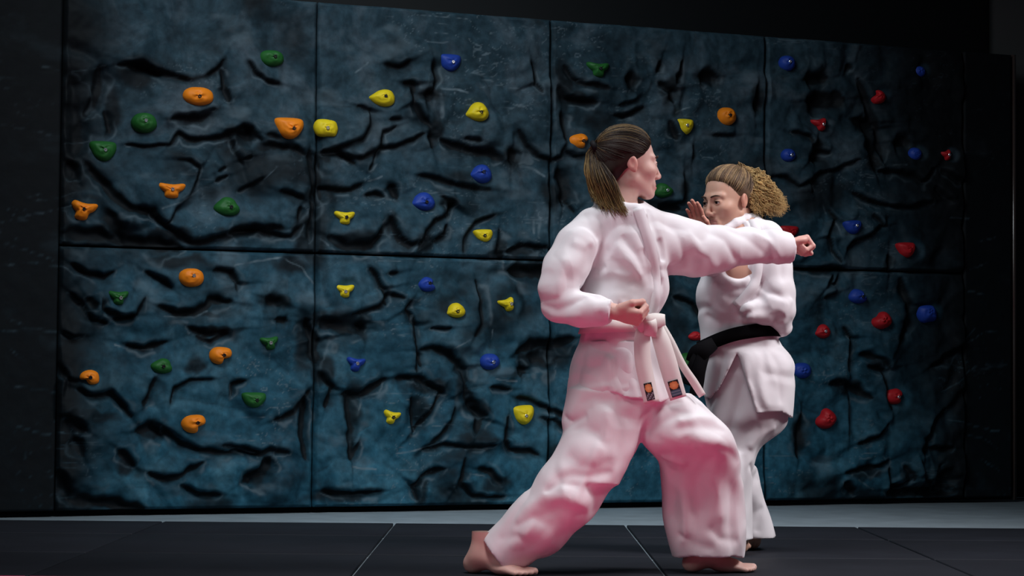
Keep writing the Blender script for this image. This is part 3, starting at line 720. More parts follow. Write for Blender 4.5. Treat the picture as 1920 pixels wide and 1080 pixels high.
    def mesh(self):
        v = self.v; ins = v < 0; n = self.n
        c = np.zeros(n-1, np.int8)
        for dx in (0, 1):
            for dy in (0, 1):
                for dz in (0, 1): c += ins[dx:n[0]-1+dx, dy:n[1]-1+dy, dz:n[2]-1+dz]
        act = (c > 0) & (c < 8); I = np.argwhere(act)
        acc = np.zeros((len(I), 3)); cnt = np.zeros(len(I))
        cor = [(a, b, d) for a in (0, 1) for b in (0, 1) for d in (0, 1)]
        for a in cor:
            for ax in range(3):
                if a[ax]: continue
                b = list(a); b[ax] = 1
                va = v[I[:, 0]+a[0], I[:, 1]+a[1], I[:, 2]+a[2]]; vb = v[I[:, 0]+b[0], I[:, 1]+b[1], I[:, 2]+b[2]]
                m = (va < 0) != (vb < 0); t = np.where(m, va/np.where(m, va-vb, 1), 0)
                p = np.array(a, float)[None]+t[:, None]*(np.array(b)-np.array(a))[None]
                acc += np.where(m[:, None], p, 0); cnt += m
        V = self.lo+(I+acc/cnt[:, None])*self.step
        idx = np.full(act.shape, -1, np.int64); idx[act] = np.arange(len(I))
        F = []
        for ax in range(3):
            o1, o2 = [(1, 2), (2, 0), (0, 1)][ax]
            a = [slice(1, -1)]*3; a[ax] = slice(0, -1); b = list(a); b[ax] = slice(1, None)
            A = ins[tuple(a)]; B = ins[tuple(b)]; e = np.argwhere(A != B)
            if not len(e): continue
            base = e.copy()
            for j in range(3):
                if j != ax: base[:, j] += 1
            def at(d1, d2):
                q = base.copy(); q[:, o1] += d1; q[:, o2] += d2; return idx[q[:, 0], q[:, 1], q[:, 2]]
            q = np.stack([at(-1, -1), at(0, -1), at(0, 0), at(-1, 0)], -1)
            fl = ~A[tuple(e.T)]; q[fl] = q[fl][:, ::-1]; F.append(q)
        F = np.concatenate(F); F = F[(F >= 0).all(1)]
        return V, F
def resample(pts, step):
    pts = np.array(pts, float).reshape(-1, 2); out = [pts[0]]
    for a, b in zip(pts[:-1], pts[1:]):
        n = max(1, int(np.hypot(*(b-a))/step))
        for i in range(1, n+1): out.append(a+(b-a)*i/n)
    return np.array(out)
def laplace(V, F, it=2, lam=.5):
    e = np.concatenate([F[:, [0, 1]], F[:, [1, 2]], F[:, [2, 3]], F[:, [3, 0]]]); e = np.concatenate([e, e[:, ::-1]])
    cnt = np.bincount(e[:, 0], minlength=len(V))[:, None]+1e-9
    for _ in range(it):
        s = np.stack([np.bincount(e[:, 0], V[e[:, 1], k], len(V)) for k in range(3)], -1)
        V = V+lam*(s/cnt-V)
    return V
def nrm(v): v = np.array(v, float); return v/np.linalg.norm(v)
def unit_frame(f, up=(0, 0, 1)):
    f = nrm(f); s = nrm(np.cross(up, f)); return f, s, np.cross(f, s)      # forward, left, up

# ---- heads, hands and feet in their own frames (forward, left, up), in metres
def head_np():
    g = Sdf((-.135, -.105, -.215), (.135, .105, .135), .0024)
    g.ell((-.012, 0, .030), (.094, .073, .084), .01)
    g.ell((.030, 0, -.030), (.060, .060, .074), .03)
    for s in (-1, 1):
        g.bone((.0, s*.048, -.058), (.066, s*.016, -.096), .020, .016, .022)
        g.ell((.054, s*.040, -.026), (.030, .024, .022), .022)
        g.bone((.082, s*.010, .020), (.066, s*.044, .020), .010, .008, .014)
    g.ell((.077, 0, -.098), (.017, .019, .015), .016)
    g.bone((.086, 0, .012), (.106, 0, -.034), .0065, .0095, .010)
    g.ell((.106, 0, -.038), (.0105, .0105, .009), .006)
    for s in (-1, 1):
        g.ell((.096, s*.013, -.042), (.011, .0075, .0075), .006)
        g.ell((.094, s*.030, .000), (.014, .019, .0105), .010, 'sub')
        g.ell((.0755, s*.031, -.001), (.0145, .0150, .0138), .004)                       # lids over the eyeball
        g.ell((.090, s*.032, -.0015), (.012, .0125, .0036), .002, 'sub')              # eye opening
        g.ell((.104, s*.006, -.0475), (.005, .0035, .003), .002, 'sub')               # nostril
    g.ell((.083, 0, -.070), (.014, .027, .021), .012)
    for s in (-1, 1):
        g.bone((.0935, 0, -.0660), (.084, s*.022, -.0705), .0050, .0025, .005)
    g.bone((.0915, -.010, -.0765), (.0915, .010, -.0765), .0058, .0058, .008)
    g.bone((.1005, -.006, -.0712), (.1005, .006, -.0712), .0020, .0020, .002, 'sub')
    for s in (-1, 1):
        g.bone((.1000, s*.004, -.0712), (.089, s*.023, -.0722), .0022, .0012, .002, 'sub')
    for s in (-1, 1):                                                                 # ears
        a = nrm((-.18, 0, 1)); b = nrm((-.32, s, 0)); b = nrm(b-a*(a@b)); c = np.cross(a, b)
        e0 = np.array((-.014, s*.0745, -.008))
        g.ell(e0, (.0265, .0080, .0180), .005, 'add', (a, b, c))
        g.ell(e0+b*.0085+a*.002, (.0140, .0045, .0085), .004, 'sub', (a, b, c))
        g.ell(e0-a*.022+b*.001+np.array((.005, 0, 0)), (.0075, .005, .008), .006)
        g.ell(e0+np.array((.012, s*.001, -.003)), (.005, .004, .007), .003)
    g.bone((-.022, 0, -.060), (-.045, 0, -.21), .050, .056, .022)
    g.bone((.0, .02, -.10), (-.02, .018, -.2), .026, .02, .02); g.bone((.0, -.02, -.10), (-.02, -.018, -.2), .026, .02, .02)
    V, F = g.mesh(); return laplace(V, F, 1, .35), F
def skin_cols(V, base, lip):
    f, s, u = V.T; c = np.tile(np.array(base), (len(V), 1))
    def mix(m, col, a): c[:] = c+(np.array(col)-c)*(m*a)[:, None]
    g = lambda p, r: np.exp(-(((f-p[0])/r[0])**2+((np.abs(s)-p[1])/r[1])**2+((u-p[2])/r[2])**2))
    red = np.array(base)*np.array((1.02, .72, .70))
    mix(g((.055, .045, -.035), (.03, .022, .02)), red, .4); mix(g((.11, 0, -.036), (.02, .018, .014)), red, .6)
    mix(sstep(.066, .076, np.abs(s))*sstep(.04, .0, f)*sstep(-.06, -.05, u), red, .6)
    lipm = sstep(.080, .087, f)*(1-sstep(.020, .025, np.abs(s)))*sstep(-.086, -.082, u)*(1-sstep(-.0635, -.0605, u))
    mix(lipm, lip, .8)
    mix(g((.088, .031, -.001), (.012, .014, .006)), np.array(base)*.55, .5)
    return c
def fist_np():
    """a: wrist to knuckles, s: towards the thumb, n: back of the hand"""
    g = Sdf((-.11, -.06, -.065), (.125, .07, .045), .0022)
    g.bone((-.11, 0, 0), (.0, 0, 0), .027, .024, .012, flat=((0, 0, 1), 1.15))
    g.ell((.040, -.002, -.002), (.052, .040, .019), .014)
    for i, sy in enumerate((.028, .0095, -.009, -.0265)):
        l = (.0, .003, .0, -.006)[i]; r = (.0102, .0104, .0098, .0088)[i]
        k0 = (.076+l, sy, .006); k1 = (.092+l, sy*.96, -.028); k2 = (.060+l*.5, sy*.92, -.040); k3 = (.046+l*.3, sy*.9, -.022)
        g.bone((.045, sy*.8, .004), k0, .011, r*1.08, .008)
        g.bone(k0, k1, r*1.12, r, .0035); g.bone(k1, k2, r, r*.92, .0030); g.bone(k2, k3, r*.92, r*.85, .003)
    g.bone((.008, .024, -.008), (.044, .043, -.020), .0155, .0125, .010)
    g.bone((.044, .043, -.020), (.078, .034, -.041), .0120, .0110, .005)
    g.bone((.078, .034, -.041), (.088, .010, -.048), .0108, .0090, .004)
    V, F = g.mesh(); return laplace(V, F, 1, .3), F
def blade_np():
    """open hand, fingers together and slightly bent"""
    g = Sdf((-.11, -.065, -.05), (.215, .085, .05), .0022)
    g.bone((-.11, 0, 0), (.0, 0, 0), .027, .023, .012, flat=((0, 0, 1), 1.15))
    g.ell((.048, 0, 0), (.058, .040, .016), .014)
    for i, sy in enumerate((.029, .0098, -.0095, -.028)):
        L = (.076, .084, .078, .060)[i]; r = (.0088, .0090, .0086, .0078)[i]; x0 = (.090, .096, .092, .082)[i]; sp = (.03, .01, -.02, -.06)[i]
        a = np.array((x0, sy, 0)); d = nrm((1, sp, -.10)); b = a+d*L*.46; d2 = nrm((1, sp*.6, -.28)); c = b+d2*L*.30; d3 = nrm((1, sp*.4, -.45)); e = c+d3*L*.22
        g.bone((.05, sy*.8, 0), a, .011, r*1.12, .008); g.bone(a, b, r*1.1, r, .003); g.bone(b, c, r, r*.92, .003); g.bone(c, e, r*.92, r*.8, .003)
    g.bone((.012, .026, -.004), (.050, .052, -.014), .015, .0115, .010)
    g.bone((.050, .052, -.014), (.080, .054, -.020), .0110, .0100, .004); g.bone((.080, .054, -.020), (.102, .046, -.022), .0098, .008, .004)
    V, F = g.mesh(); return laplace(V, F, 1, .3), F
def foot_np():
    g = Sdf((-.085, -.06, -.012), (.20, .06, .14), .0034)
    g.bone((0, 0, .14), (-.005, 0, .06), .036, .034, .015)
    g.ell((-.035, 0, .030), (.035, .030, .032), .02)
    g.bone((-.01, 0, .055), (.095, .004, .022), .034, .022, .03)
    g.ell((.09, .004, .018), (.055, .044, .020), .02)
    for i, sy in enumerate((.030, .011, -.006, -.021, -.034)):
        r = (.0125, .009, .0085, .0082, .008)[i]; x = (.175, .172, .163, .152, .138)[i]
        g.bone((.10, sy*.9, .016), (x, sy, r+.001), r*1.1, r, .006)
    g.op(lambda x, y, z: -z+0*x+0*y, (-.1, -.1, -.05), (.25, .1, .01), .004, 'cut')
    V, F = g.mesh(); return laplace(V, F, 1, .3), F
HEAD = head_np(); FIST = fist_np(); BLADE = blade_np(); FOOT = foot_np()
def place(vf, org, fr, mirror=False, scale=1.):
    V, F = vf; V = V*scale
    if mirror: V = V*np.array((1, -1, 1)); F = F[:, ::-1]
    A = np.array(fr); return np.array(org)+V@A, F
def tubes(paths, radii, cols, sides=5):
    """paths (n,m,3) strands as thin tapering tubes"""
    paths = np.asarray(paths); n, m, _ = paths.shape
    T = np.gradient(paths, axis=1); T /= np.linalg.norm(T, axis=2, keepdims=True)+1e-9
    ref = np.array((.31, .77, .55)); A = np.cross(T, ref); A /= np.linalg.norm(A, axis=2, keepdims=True)+1e-9; B = np.cross(T, A)
    th = np.arange(sides)/sides*2*math.pi
    V = paths[:, :, None]+radii[:, :, None, None]*(np.cos(th)[None, None, :, None]*A[:, :, None]+np.sin(th)[None, None, :, None]*B[:, :, None])
    idx = np.arange(n*m*sides).reshape(n, m, sides)
    F = np.stack([idx[:, :-1], np.roll(idx, -1, 2)[:, :-1], np.roll(idx, -1, 2)[:, 1:], idx[:, 1:]], -1).reshape(-1, 4)
    return V.reshape(-1, 3), F, np.repeat(cols.reshape(n*m, 3), sides, 0)
def ribbon(center, wdir, width, thick, ndir):
    """flat strip with thickness along a 3-D centre line"""
    c = np.asarray(center, float); m = len(c)
    wdir = np.broadcast_to(np.asarray(wdir, float), c.shape); ndir = np.broadcast_to(np.asarray(ndir, float), c.shape); width = np.broadcast_to(width, m)
    ring = [(-.5, -.5), (0, -.5), (.5, -.5), (.5, .5), (0, .5), (-.5, .5)]
    V = np.stack([c+wdir*(a*width)[:, None]+ndir*(b*thick) for a, b in ring], 1)
    idx = np.arange(m*6).reshape(m, 6)
    F = np.stack([idx[:-1], np.roll(idx, -1, 1)[:-1], np.roll(idx, -1, 1)[1:], idx[1:]], -1).reshape(-1, 4)
    caps = np.array([[0, 1, 4, 5], [1, 2, 3, 4]]); F = np.concatenate([F, caps[:, ::-1], caps+(m-1)*6])
    return V.reshape(-1, 3), F
def spline(pts, n):
    pts = np.asarray(pts, float); m = len(pts); t = np.linspace(0, m-1, n); out = []
    for tt in t:
        i = min(int(tt), m-2); s = tt-i; g = lambda j: pts[min(max(j, 0), m-1)]
        a, b, c, d = g(i-1), g(i), g(i+1), g(i+2)
        out.append(.5*((2*b)+(-a+c)*s+(2*a-5*b+4*c-d)*s*s+(-a+3*b-3*c+d)*s**3))
    return np.array(out)
def put(name, vf, m, parent, smooth=True, cols=None):
    V, F = vf; org = np.array(parent.matrix_world.translation) if False else np.array(parent['_org'])
    me = mesh_np(name, V-org, F, smooth)
    if cols is not None: cattr(me, 'col', cols)
    o = link(name, me, m, parent); o['_org'] = list(org)
    if parent.parent is None and parent.type == 'EMPTY': pass
    return o

SKIN = mat('skin', (.6, .36, .28), .5, .35, attr='col', sss=.18, bump=(220, .12, .0006))
def cloth_material(name, color):
    m = mat(name, color, .85, .15, var=(9, .03), bump=(420, .22, .0007), sheen=.15)
    nt = m.node_tree; N = nt.nodes.new; L = nt.links.new; b = nt.nodes['Principled BSDF']
    fine = b.inputs['Normal'].links[0].from_node
    tc = N('ShaderNodeTexCoord'); mp = N('ShaderNodeMapping'); mp.inputs['Rotation'].default_value = (.3, .6, .2); mp.inputs['Scale'].default_value = (1.0, .8, .55)
    L(tc.outputs['Object'], mp.inputs['Vector'])
    n = N('ShaderNodeTexNoise'); n.noise_type = 'RIDGED_MULTIFRACTAL'; n.inputs['Scale'].default_value = 7.5; n.inputs['Detail'].default_value = 2.2
    n.inputs['Roughness'].default_value = .45; n.inputs['Distortion'].default_value = .9
    L(mp.outputs['Vector'], n.inputs['Vector'])
    bp = N('ShaderNodeBump'); bp.inputs['Strength'].default_value = .9; bp.inputs['Distance'].default_value = .018
    L(n.outputs['Fac'], bp.inputs['Height']); L(bp.outputs['Normal'], fine.inputs['Normal'])
    return m
GI = cloth_material('white_cotton', (.80, .77, .80))
BELT_W = mat('white_belt_cotton', (.80, .77, .74), .85, .15, bump=(500, .3, .0008))
BELT_B = mat('black_belt_cotton', (.003, .003, .004), .9, .08, bump=(500, .3, .0008))
HAIR = mat('hair', (.1, .06, .03), .55, .3, attr='col', var=(60, .25))
TIE = mat('hair_tie', (.008, .008, .01), .7, .2)
EYEW = mat('eyeball', (.5, .47, .46), .15, .5, attr='col')
BROW = mat('eyebrow', (.045, .025, .018), .7, .2)

def hair_mask_line(z, sh=0.): return sh*sstep(.0, .03, z)+np.interp(z, [-.10, -.06, -.03, 0., .03, .05, .07, .078, .09, .12], [-.075, -.055, -.034, .004, .022, .038, .056, .068, .09, .16])
def hair_cap_np(sh=0.):
    g = Sdf((-.14, -.11, -.12), (.13, .11, .14), .0030)
    g.ell((-.012, 0, .030), (.0945, .0735, .0845), .005)
    g.ell((-.050, 0, -.030), (.052, .056, .056), .03)
    x, y, z = g.pts((slice(None),)*3)
    L = hair_mask_line(z, sh)+0*x; wob = .003*np.sin(y*160)
    g.v = np.maximum(g.v-.0085*sstep(-.004, .045, L-x+wob), (x-L+wob)*.75).astype(np.float32)
    # keep clear of the ears
    for s in (-1, 1): g.ell((.004, s*.082, -.020), (.022, .020, .030), .006, 'sub')
    V, F = g.mesh(); return laplace(V, F, 2, .5), F
HAIRCAP = hair_cap_np(); HAIRCAPF = hair_cap_np(.015)
EC = np.array((-.013, 0, .030)); ER = np.array((.103, .082, .093))
def scalp_strands(tie, n, r, pts=14, lift=.002, sh=0.):
    """strands combed from the hairline over the skull to the tie"""
    d = r.normal(size=(n*14, 3)); d /= np.linalg.norm(d, axis=1)[:, None]
    p = EC+d*ER; L = hair_mask_line(p[:, 2], sh)
    ok = (p[:, 0] < L+.003) & (p[:, 2] > -.055) & ~((np.abs(p[:, 1]) > .06) & (np.abs(p[:, 0]) < .03) & (p[:, 2] < .022))
    d = d[ok]; p = p[ok]
    # favour roots along the hairline
    near = np.exp(-(L[ok]-p[:, 0])/.03); sel = r.random(len(d)) < .25+.75*near; d = d[sel][:n]
    td = nrm((np.array(tie)-EC)/ER); out = []
    for q in d:
        t = np.linspace(0, 1, pts)[:, None]; w = math.acos(np.clip(q@td, -1, 1))+1e-5
        s = (np.sin((1-t)*w)*q+np.sin(t*w)*td)/math.sin(w); s /= np.linalg.norm(s, axis=1)[:, None]
        k = lift*(.3+r.random())
        pp = EC+s*(ER-.0085*np.exp(-t*13)+k+.004*np.sin(t*math.pi)*r.random())
        pp[-1] = np.array(tie)+r.normal(size=3)*.004
        out.append(pp)
    return np.array(out)
def eyes(root, org, fr, irisc, brow=True, browlift=0.):
    for s in (-1, 1):
        # eyeball with iris and pupil as vertex colours
        nu, nv = 20, 14; V = []; 
        for i in range(nv+1):
            th = math.pi*i/nv
            for j in range(nu):
                ph = 2*math.pi*j/nu; V.append((math.cos(th), math.sin(th)*math.cos(ph), math.sin(th)*math.sin(ph)))
        V = np.array(V); C = np.tile((.50, .46, .45), (len(V), 1)); C[V[:, 0] > .80] = irisc; C[V[:, 0] > .955] = (.004, .004, .004)
        idx = np.arange((nv+1)*nu).reshape(nv+1, nu)
        F = np.stack([idx[:-1], idx[1:], np.roll(idx, -1, 1)[1:], np.roll(idx, -1, 1)[:-1]], -1).reshape(-1, 4)
        W = place((V*.0128+np.array((.0765, s*.031, -.001)), F), org, fr)
        put('eye', W, EYEW, root, cols=C)
        t = np.linspace(-1, 1, 12)
        lash = np.stack([.0905-.0055*np.abs(t)**2-.002*(t*s > 0)*np.abs(t), s*.031+.0125*t, .0040-.0045*t**2], -1)
        W, F, _ = tubes(place((lash, np.zeros((0, 4), int)), org, fr)[0][None], (.0015*(1.1-t**2*.6))[None], np.zeros((1, 12, 3)), 6)
        put('eyelashes', (W, F), BROW, root)
        bw = np.stack([.0935-.012*((t+1)/2)**2, s*(.012+.038*(t+1)/2), .0215+browlift+.006*np.sin((t+1)/2*2.4)-.003*(t+1)/2], -1)
        W, F, _ = tubes(place((bw, np.zeros((0, 4), int)), org, fr)[0][None], (.0031*np.clip(1.15-((t+.2)/1.25)**2, .25, 1))[None], np.zeros((1, 12, 3)), 6)
        put('eyebrow', (W, F), BROW, root)

def person_root(x, y, label, group='women sparring'):
    o = empty('person', (x, y, 0)); o['_org'] = [x, y, 0.]; tag(o, label, 'person', group); return o

# ------------------------------------------------------------------ the punching woman (white belt)
YF = 7.0; SF = FOC/YF
def A(px, py, dy=0): return P(px, py, YF+dy)
def rp(p): return p/SF
fe = person_root(float(A(1190, 1060)[0]), YF, 'woman in white karate suit with white belt throwing a straight punch, dark ponytail')
# --- body
ho = A(1178, 306); hfr = unit_frame((math.cos(.31), math.sin(.31), -.03))
sk = (.68, .43, .37); lipc = (.50, .16, .16)
parts = []; cols = []
def addp(vf, c): parts.append(vf); cols.append(c if np.ndim(c) == 2 else np.tile(c, (len(vf[0]), 1)))
addp(place(HEAD, ho, hfr), skin_cols(HEAD[0], sk, lipc))
pf = nrm(A(1505, 451, .21)-A(1440, 462, .17)); fr1 = np.array((pf, nrm(np.cross(nrm((.1, .25, 1)), pf))*-1, nrm((.1, .25, 1))))
n1 = nrm(np.cross(pf, fr1[1])); n1 = n1 if n1[2] > 0 else -n1; fr1[2] = n1
addp(place(FIST, A(1476, 457, .20), fr1, mirror=np.linalg.det(fr1) < 0, scale=.93), np.array(sk)*np.array((1.05, .95, .95)))
pf2 = nrm(A(1205, 596, -.20)-A(1130, 584, -.19)); sd = nrm((-.1, -.75, .65)); sd = nrm(sd-pf2*(sd@pf2)); fr2 = np.array((pf2, sd, np.cross(pf2, sd)))
if fr2[2][2] > 0: fr2[2] = -fr2[2]
addp(place(FIST, A(1158, 588, -.195), fr2, mirror=np.linalg.det(fr2) < 0, scale=.93), np.array(sk)*np.array((.92, .86, .86)))  # hip fist tinted darker: its shade is put into the skin colour
ff = nrm((.97, .1, 0)); addp(place(FOOT, (A(1318, 1060, .06)[0], YF+.06, .001), unit_frame(ff)), np.array(sk))
fb = nrm((.62, -.35, 0)); addp(place(FOOT, (A(905, 1060, -.06)[0], YF-.06, .001), unit_frame(fb)), np.array(sk))
g = Sdf(A(860, 1085)+(-.05, -.42, 0), A(1520, 330)+(.05, .42, 0), .011)
g.loft([(388,1140,1200,.05,.01),(420,1122,1232,.07),(500,1120,1235,.09),(560,1125,1225,.09),(605,1120,1210,.085),(660,1105,1235,.10),(740,1095,1245,.11),(775,1120,1230,.10)], YF, .02)
g.bone(A(1165, 400), A(1172, 350), rp(27), rp(27), .02)
g.chain([(A(1120,432,-.05),rp(19)),(A(1055,560,-.13),rp(20)),(A(1158,584,-.195),rp(14))]); g.chain([(A(1225,430,.06),rp(25)),(A(1350,462,.13),rp(20)),(A(1478,457,.20),rp(14))])
g.chain([(A(1140,745,-.04),rp(45)),(A(1095,885,-.10),rp(32)),(A(905,1045,-.06),rp(18))]); g.chain([(A(1230,745,.04),rp(45)),(A(1340,840,.06),rp(32)),(A(1318,1045,.06),rp(18))])
bd = g.mesh(); addp((laplace(*bd, 2), bd[1]), np.array(sk))
V, F = join_np(parts); body = put('body', (V, F), SKIN, fe, cols=np.concatenate(cols)); body['label'] = 'head, hands and feet of the punching woman'
eyes(body, ho, hfr, (.05, .04, .03))
# --- trousers
g = Sdf(A(880, 1085)+(-.02, -.34, 0), A(1420, 640)+(.02, .34, 0), .0052)
g.loft([(640,1095,1230,.115),(690,1080,1245,.13),(735,1068,1255,.14),(770,1075,1260,.135),(800,1110,1240,.11)], YF, .02)
g.loft([(730,1068,1205,.115,-.03),(778,1056,1212,.115,-.04),(832,1050,1198,.11,-.06),(871,1043,1176,.105,-.08),(905,1045,1158,.095,-.09)], YF, .02)
g.chain([(A(1104,868,-.08),rp(60)),(A(1063,925,-.09),rp(60)),(A(1008,985,-.08),rp(55)),(A(945,1034,-.065),rp(46))], .03)
g.loft([(738,1195,1300,.11,.01),(770,1196,1330,.115,-.02),(800,1198,1362,.115,-.045),(832,1206,1382,.11,-.05),(866,1234,1391,.10,.0),(918,1242,1393,.095,.05),(970,1244,1397,.098,.06),(1015,1254,1397,.10,.06),(1043,1262,1394,.095,.06)], YF, .015)
for pts, r, a in [
 ((1070,805,1095,800,1120,812,1135,840),13,7),((1062,850,1085,872,1118,880,1150,862),12,8),((1040,899,1075,890,1105,893,1150,884),9,9),((1085,760,1110,745,1160,752,1200,745),10,5),
 ((1180,770,1172,830,1155,880),14,5),((1140,765,1135,820,1120,850),12,-5),((1200,770,1190,830,1165,890),9,-5),((1020,925,1050,905,1090,912),9,7),((985,955,1020,930,1060,935,1100,950),13,-6),
 ((1010,975,1050,950,1100,965),10,6),((960,990,1000,970,1040,990),9,6),((930,1010,970,1005,1000,1030),9,5),((1095,905,1120,935,1110,975),12,7),
 ((1206,812,1235,795,1270,776,1300,772),7,8),((1215,770,1245,760,1280,752),6,5),((1262,805,1300,800,1340,800,1372,812),9,8),((1270,790,1310,782,1350,788),8,-5),((1283,820,1300,845,1330,862,1322,880),9,10),
 ((1215,815,1245,830,1275,850,1300,880),22,9),((1312,880,1308,920,1312,965),12,12),((1330,890,1345,930,1350,975),14,-6),((1262,880,1265,930,1258,975),14,7),((1240,855,1262,862,1290,870),8,-6),
 ((1340,840,1370,850,1388,868),8,5),((1370,900,1375,950,1368,1000),9,5),((1285,920,1290,970,1280,1020),8,-5),((1330,985,1350,1010,1385,1015),9,6),((1270,1000,1300,1020,1340,1030),8,6),
 ((1058,780,1075,790,1100,778),7,5),((1225,758,1222,790,1212,812),8,6)]: g.fold(np.array(pts).reshape(-1, 2), r, a)
g.wrinkle(.0075, 7.5, 3, (1, 1, .7))
# open trouser legs at the ankles
for a, b, r in ((A(1318,1030,.06), A(1318,1075,.06), rp(54)), (A(962,1020,-.068), A(925,1055,-.06), rp(38))):
    g.bone(a, b, r*.75, r, .004, 'sub')
q = A(945, 1034, -.065); dq = nrm(A(920,1055,-.06)-A(1008,985,-.08))
g.op(lambda x, y, z: (x-q[0])*dq[0]+(y-q[1])*dq[1]+(z-q[2])*dq[2]-.025, q-.14, q+.14, .003, 'cut', pad=0)
V, F = g.mesh(); put('trousers', (laplace(V, F, 1, .4), F), GI, fe)
# --- jacket
g = Sdf(A(995, 775)+(-.02, -.36, 0), A(1500, 355)+(.02, .36, 0), .0046)
TORSO = [(370,1128,1200,.055,.02),(383,1116,1212,.075,.01),(398,1102,1232,.095),(425,1096,1246,.112),(470,1098,1252,.125),(520,1090,1253,.13),(548,1086,1253,.13),(580,1086,1240,.122),(600,1086,1230,.118),(614,1092,1228,.112),(640,1084,1243,.122),(690,1068,1262,.137),(742,1063,1282,.148),(752,1063,1288,.15)]
g.loft(TORSO, YF, .02)
g.chain([(A(1112,424,-.05),rp(34)),(A(1084,462,-.09),rp(41)),(A(1061,508,-.12),rp(44)),(A(1049,545,-.135),rp(39)),(A(1049,568,-.145),rp(34)),(A(1090,580,-.17),rp(31)),(A(1158,584,-.195),rp(27))], .014)
g.chain([(A(1205,425,.03),rp(40)),(A(1258,458,.055),rp(53)),(A(1300,468,.085),rp(51)),(A(1345,466,.115),rp(42)),(A(1400,460,.155),rp(33)),(A(1450,463,.185),rp(30)),(A(1490,466,.21),rp(28.5))], .025)
# neck opening
g.bone(A(1172,372,-.005), A(1180,330), rp(36), rp(40), .006, 'sub')
g.chain([(A(1122,380,.0),rp(9)),(A(1140,384,-.055),rp(9)),(A(1165,388,-.08),rp(9)),(A(1192,391,-.08),rp(9)),(A(1207,404,-.088),rp(8))], .008)
# cuffs cut straight, sleeves and hem hollow
def planecut(q, dn, rad):
    g.op(lambda x, y, z: np.where((x-q[0])**2+(y-q[1])**2+(z-q[2])**2 < rad**2, (x-q[0])*dn[0]+(y-q[1])*dn[1]+(z-q[2])*dn[2], -1), q-rad, q+rad, .003, 'cut', pad=0)
planecut(A(1480,466,.205), nrm(A(1485,463,.21)-A(1400,460,.155)+np.array((0,0,.01))), .11)
planecut(A(1149,584,-.193), nrm(A(1152,586,-.195)-A(1090,580,-.17)), .085)
for pts, r, a in [
 ((1140,462,1128,490,1120,512,1095,535),8,9),((1108,455,1103,490,1085,528),14,7),((1072,455,1095,462,1112,452),7,-5),((1060,480,1052,520,1040,560),10,-5),((1085,545,1110,553,1140,556),6,5),
 ((1015,572,1045,580,1075,570,1100,556),8,7),((1030,592,1060,596,1090,590),7,-4),((1090,545,1125,538,1160,540,1205,556),9,9),((1110,560,1150,556,1190,566),8,6),((1144,481,1165,505,1196,533),8,6),
 ((1150,455,1180,490,1205,525),9,-6),((1165,440,1195,480,1222,530),7,6),((1120,520,1150,512,1190,520),8,-4),((1185,400,1205,440,1225,490,1232,535),6,7),((1215,392,1233,440,1242,485,1232,510,1237,545),5,9),((1199,396,1219,440,1236,490,1240,540),7,-5),
 ((1120,400,1140,430,1150,470),12,5),((1095,400,1110,430,1125,450),10,4),((1253,512,1290,490,1330,485),9,6),((1258,420,1275,450,1290,500),10,6),((1290,430,1310,470,1345,500),9,-5),((1320,430,1360,450,1380,490),9,5),
 ((1360,430,1400,445,1440,480),8,5),((1410,435,1440,450,1465,485),7,-4),((1240,520,1246,550,1234,580),6,5),((1120,585,1160,625,1180,650),8,5),
 ((1155,655,1160,690,1178,738),7,7),((1188,640,1192,690,1205,742),6,6),((1140,660,1145,700,1150,738),8,-5),((1095,650,1085,700,1080,740),12,5),((1150,650,1170,640,1195,650),5,8),((1110,640,1140,655,1150,670),7,6),((1262,640,1272,690,1285,735),6,6),
 ((1070,730,1110,728,1150,722),5,-3),((1205,465,1215,500,1222,540),6,5),((1234,448,1240,468,1242,490),4,17),((1231,502,1235,520,1236,538),4,17),((1105,530,1150,524,1190,532,1212,545),13,13),((1098,628,1115,640,1135,632),9,8),((1118,508,1128,502,1134,498),4,12),((1086,540,1092,546,1104,549),4,12)]: g.fold(np.array(pts).reshape(-1, 2), r, a)
g.wrinkle(.0065, 8.5, 5)
inner = g.v.copy()+.012
x, y, z = g.pts((slice(None),)*3)
zh = A(1150, 700)[2]; xs1 = A(1452, 466, .2)[0]
hollow = np.maximum(-inner, 0)
mskz = z+0*x+0*y < zh
g.v = np.where(mskz, np.maximum(g.v, -inner), g.v)
g.v = np.where((x+0*y+0*z > xs1), np.maximum(g.v, -inner), g.v)
cq = A(1145,584,-.193); near = ((x-cq[0])**2+(y-cq[1])**2+(z-cq[2])**2 < .05**2)
g.v = np.where(near & (y < YF-.155), np.maximum(g.v, -(inner-.002)), g.v)
zc = A(1150, 745)[2]+.012*np.sin(x*24)+.004*np.sin(x*61+1)
g.v = np.maximum(g.v, (zc-z)).astype(np.float32)
JF = g
V, F = g.mesh(); jacket = put('jacket', (laplace(V, F, 1, .4), F), GI, fe)
# lapel band laid on the chest
def surf_line(g, pts, n, off=.004):
    q = [g.hit(*p) for p in spline(np.array(pts, float).reshape(-1, 2), n)]; q = np.array([p for p in q if p is not None])
    for _ in range(3): q[1:-1] = (q[:-2]+2*q[1:-1]+q[2:])/4
    return q+np.array((0, -off, 0))
def lapel(g, pts, parent, m=GI, wd=.034):
    q = surf_line(g, pts, 26); t = np.gradient(q, axis=0); t /= np.linalg.norm(t, axis=1)[:, None]
    w = np.cross(t, np.array((0, 1, 0))); w /= np.linalg.norm(w, axis=1)[:, None]; n = np.cross(w, t)
    put('lapel', ribbon(q, w, wd, .007, n), m, parent)
lapel(JF, (1196,390,1208,425,1221,470,1229,520,1226,570,1212,600), jacket)
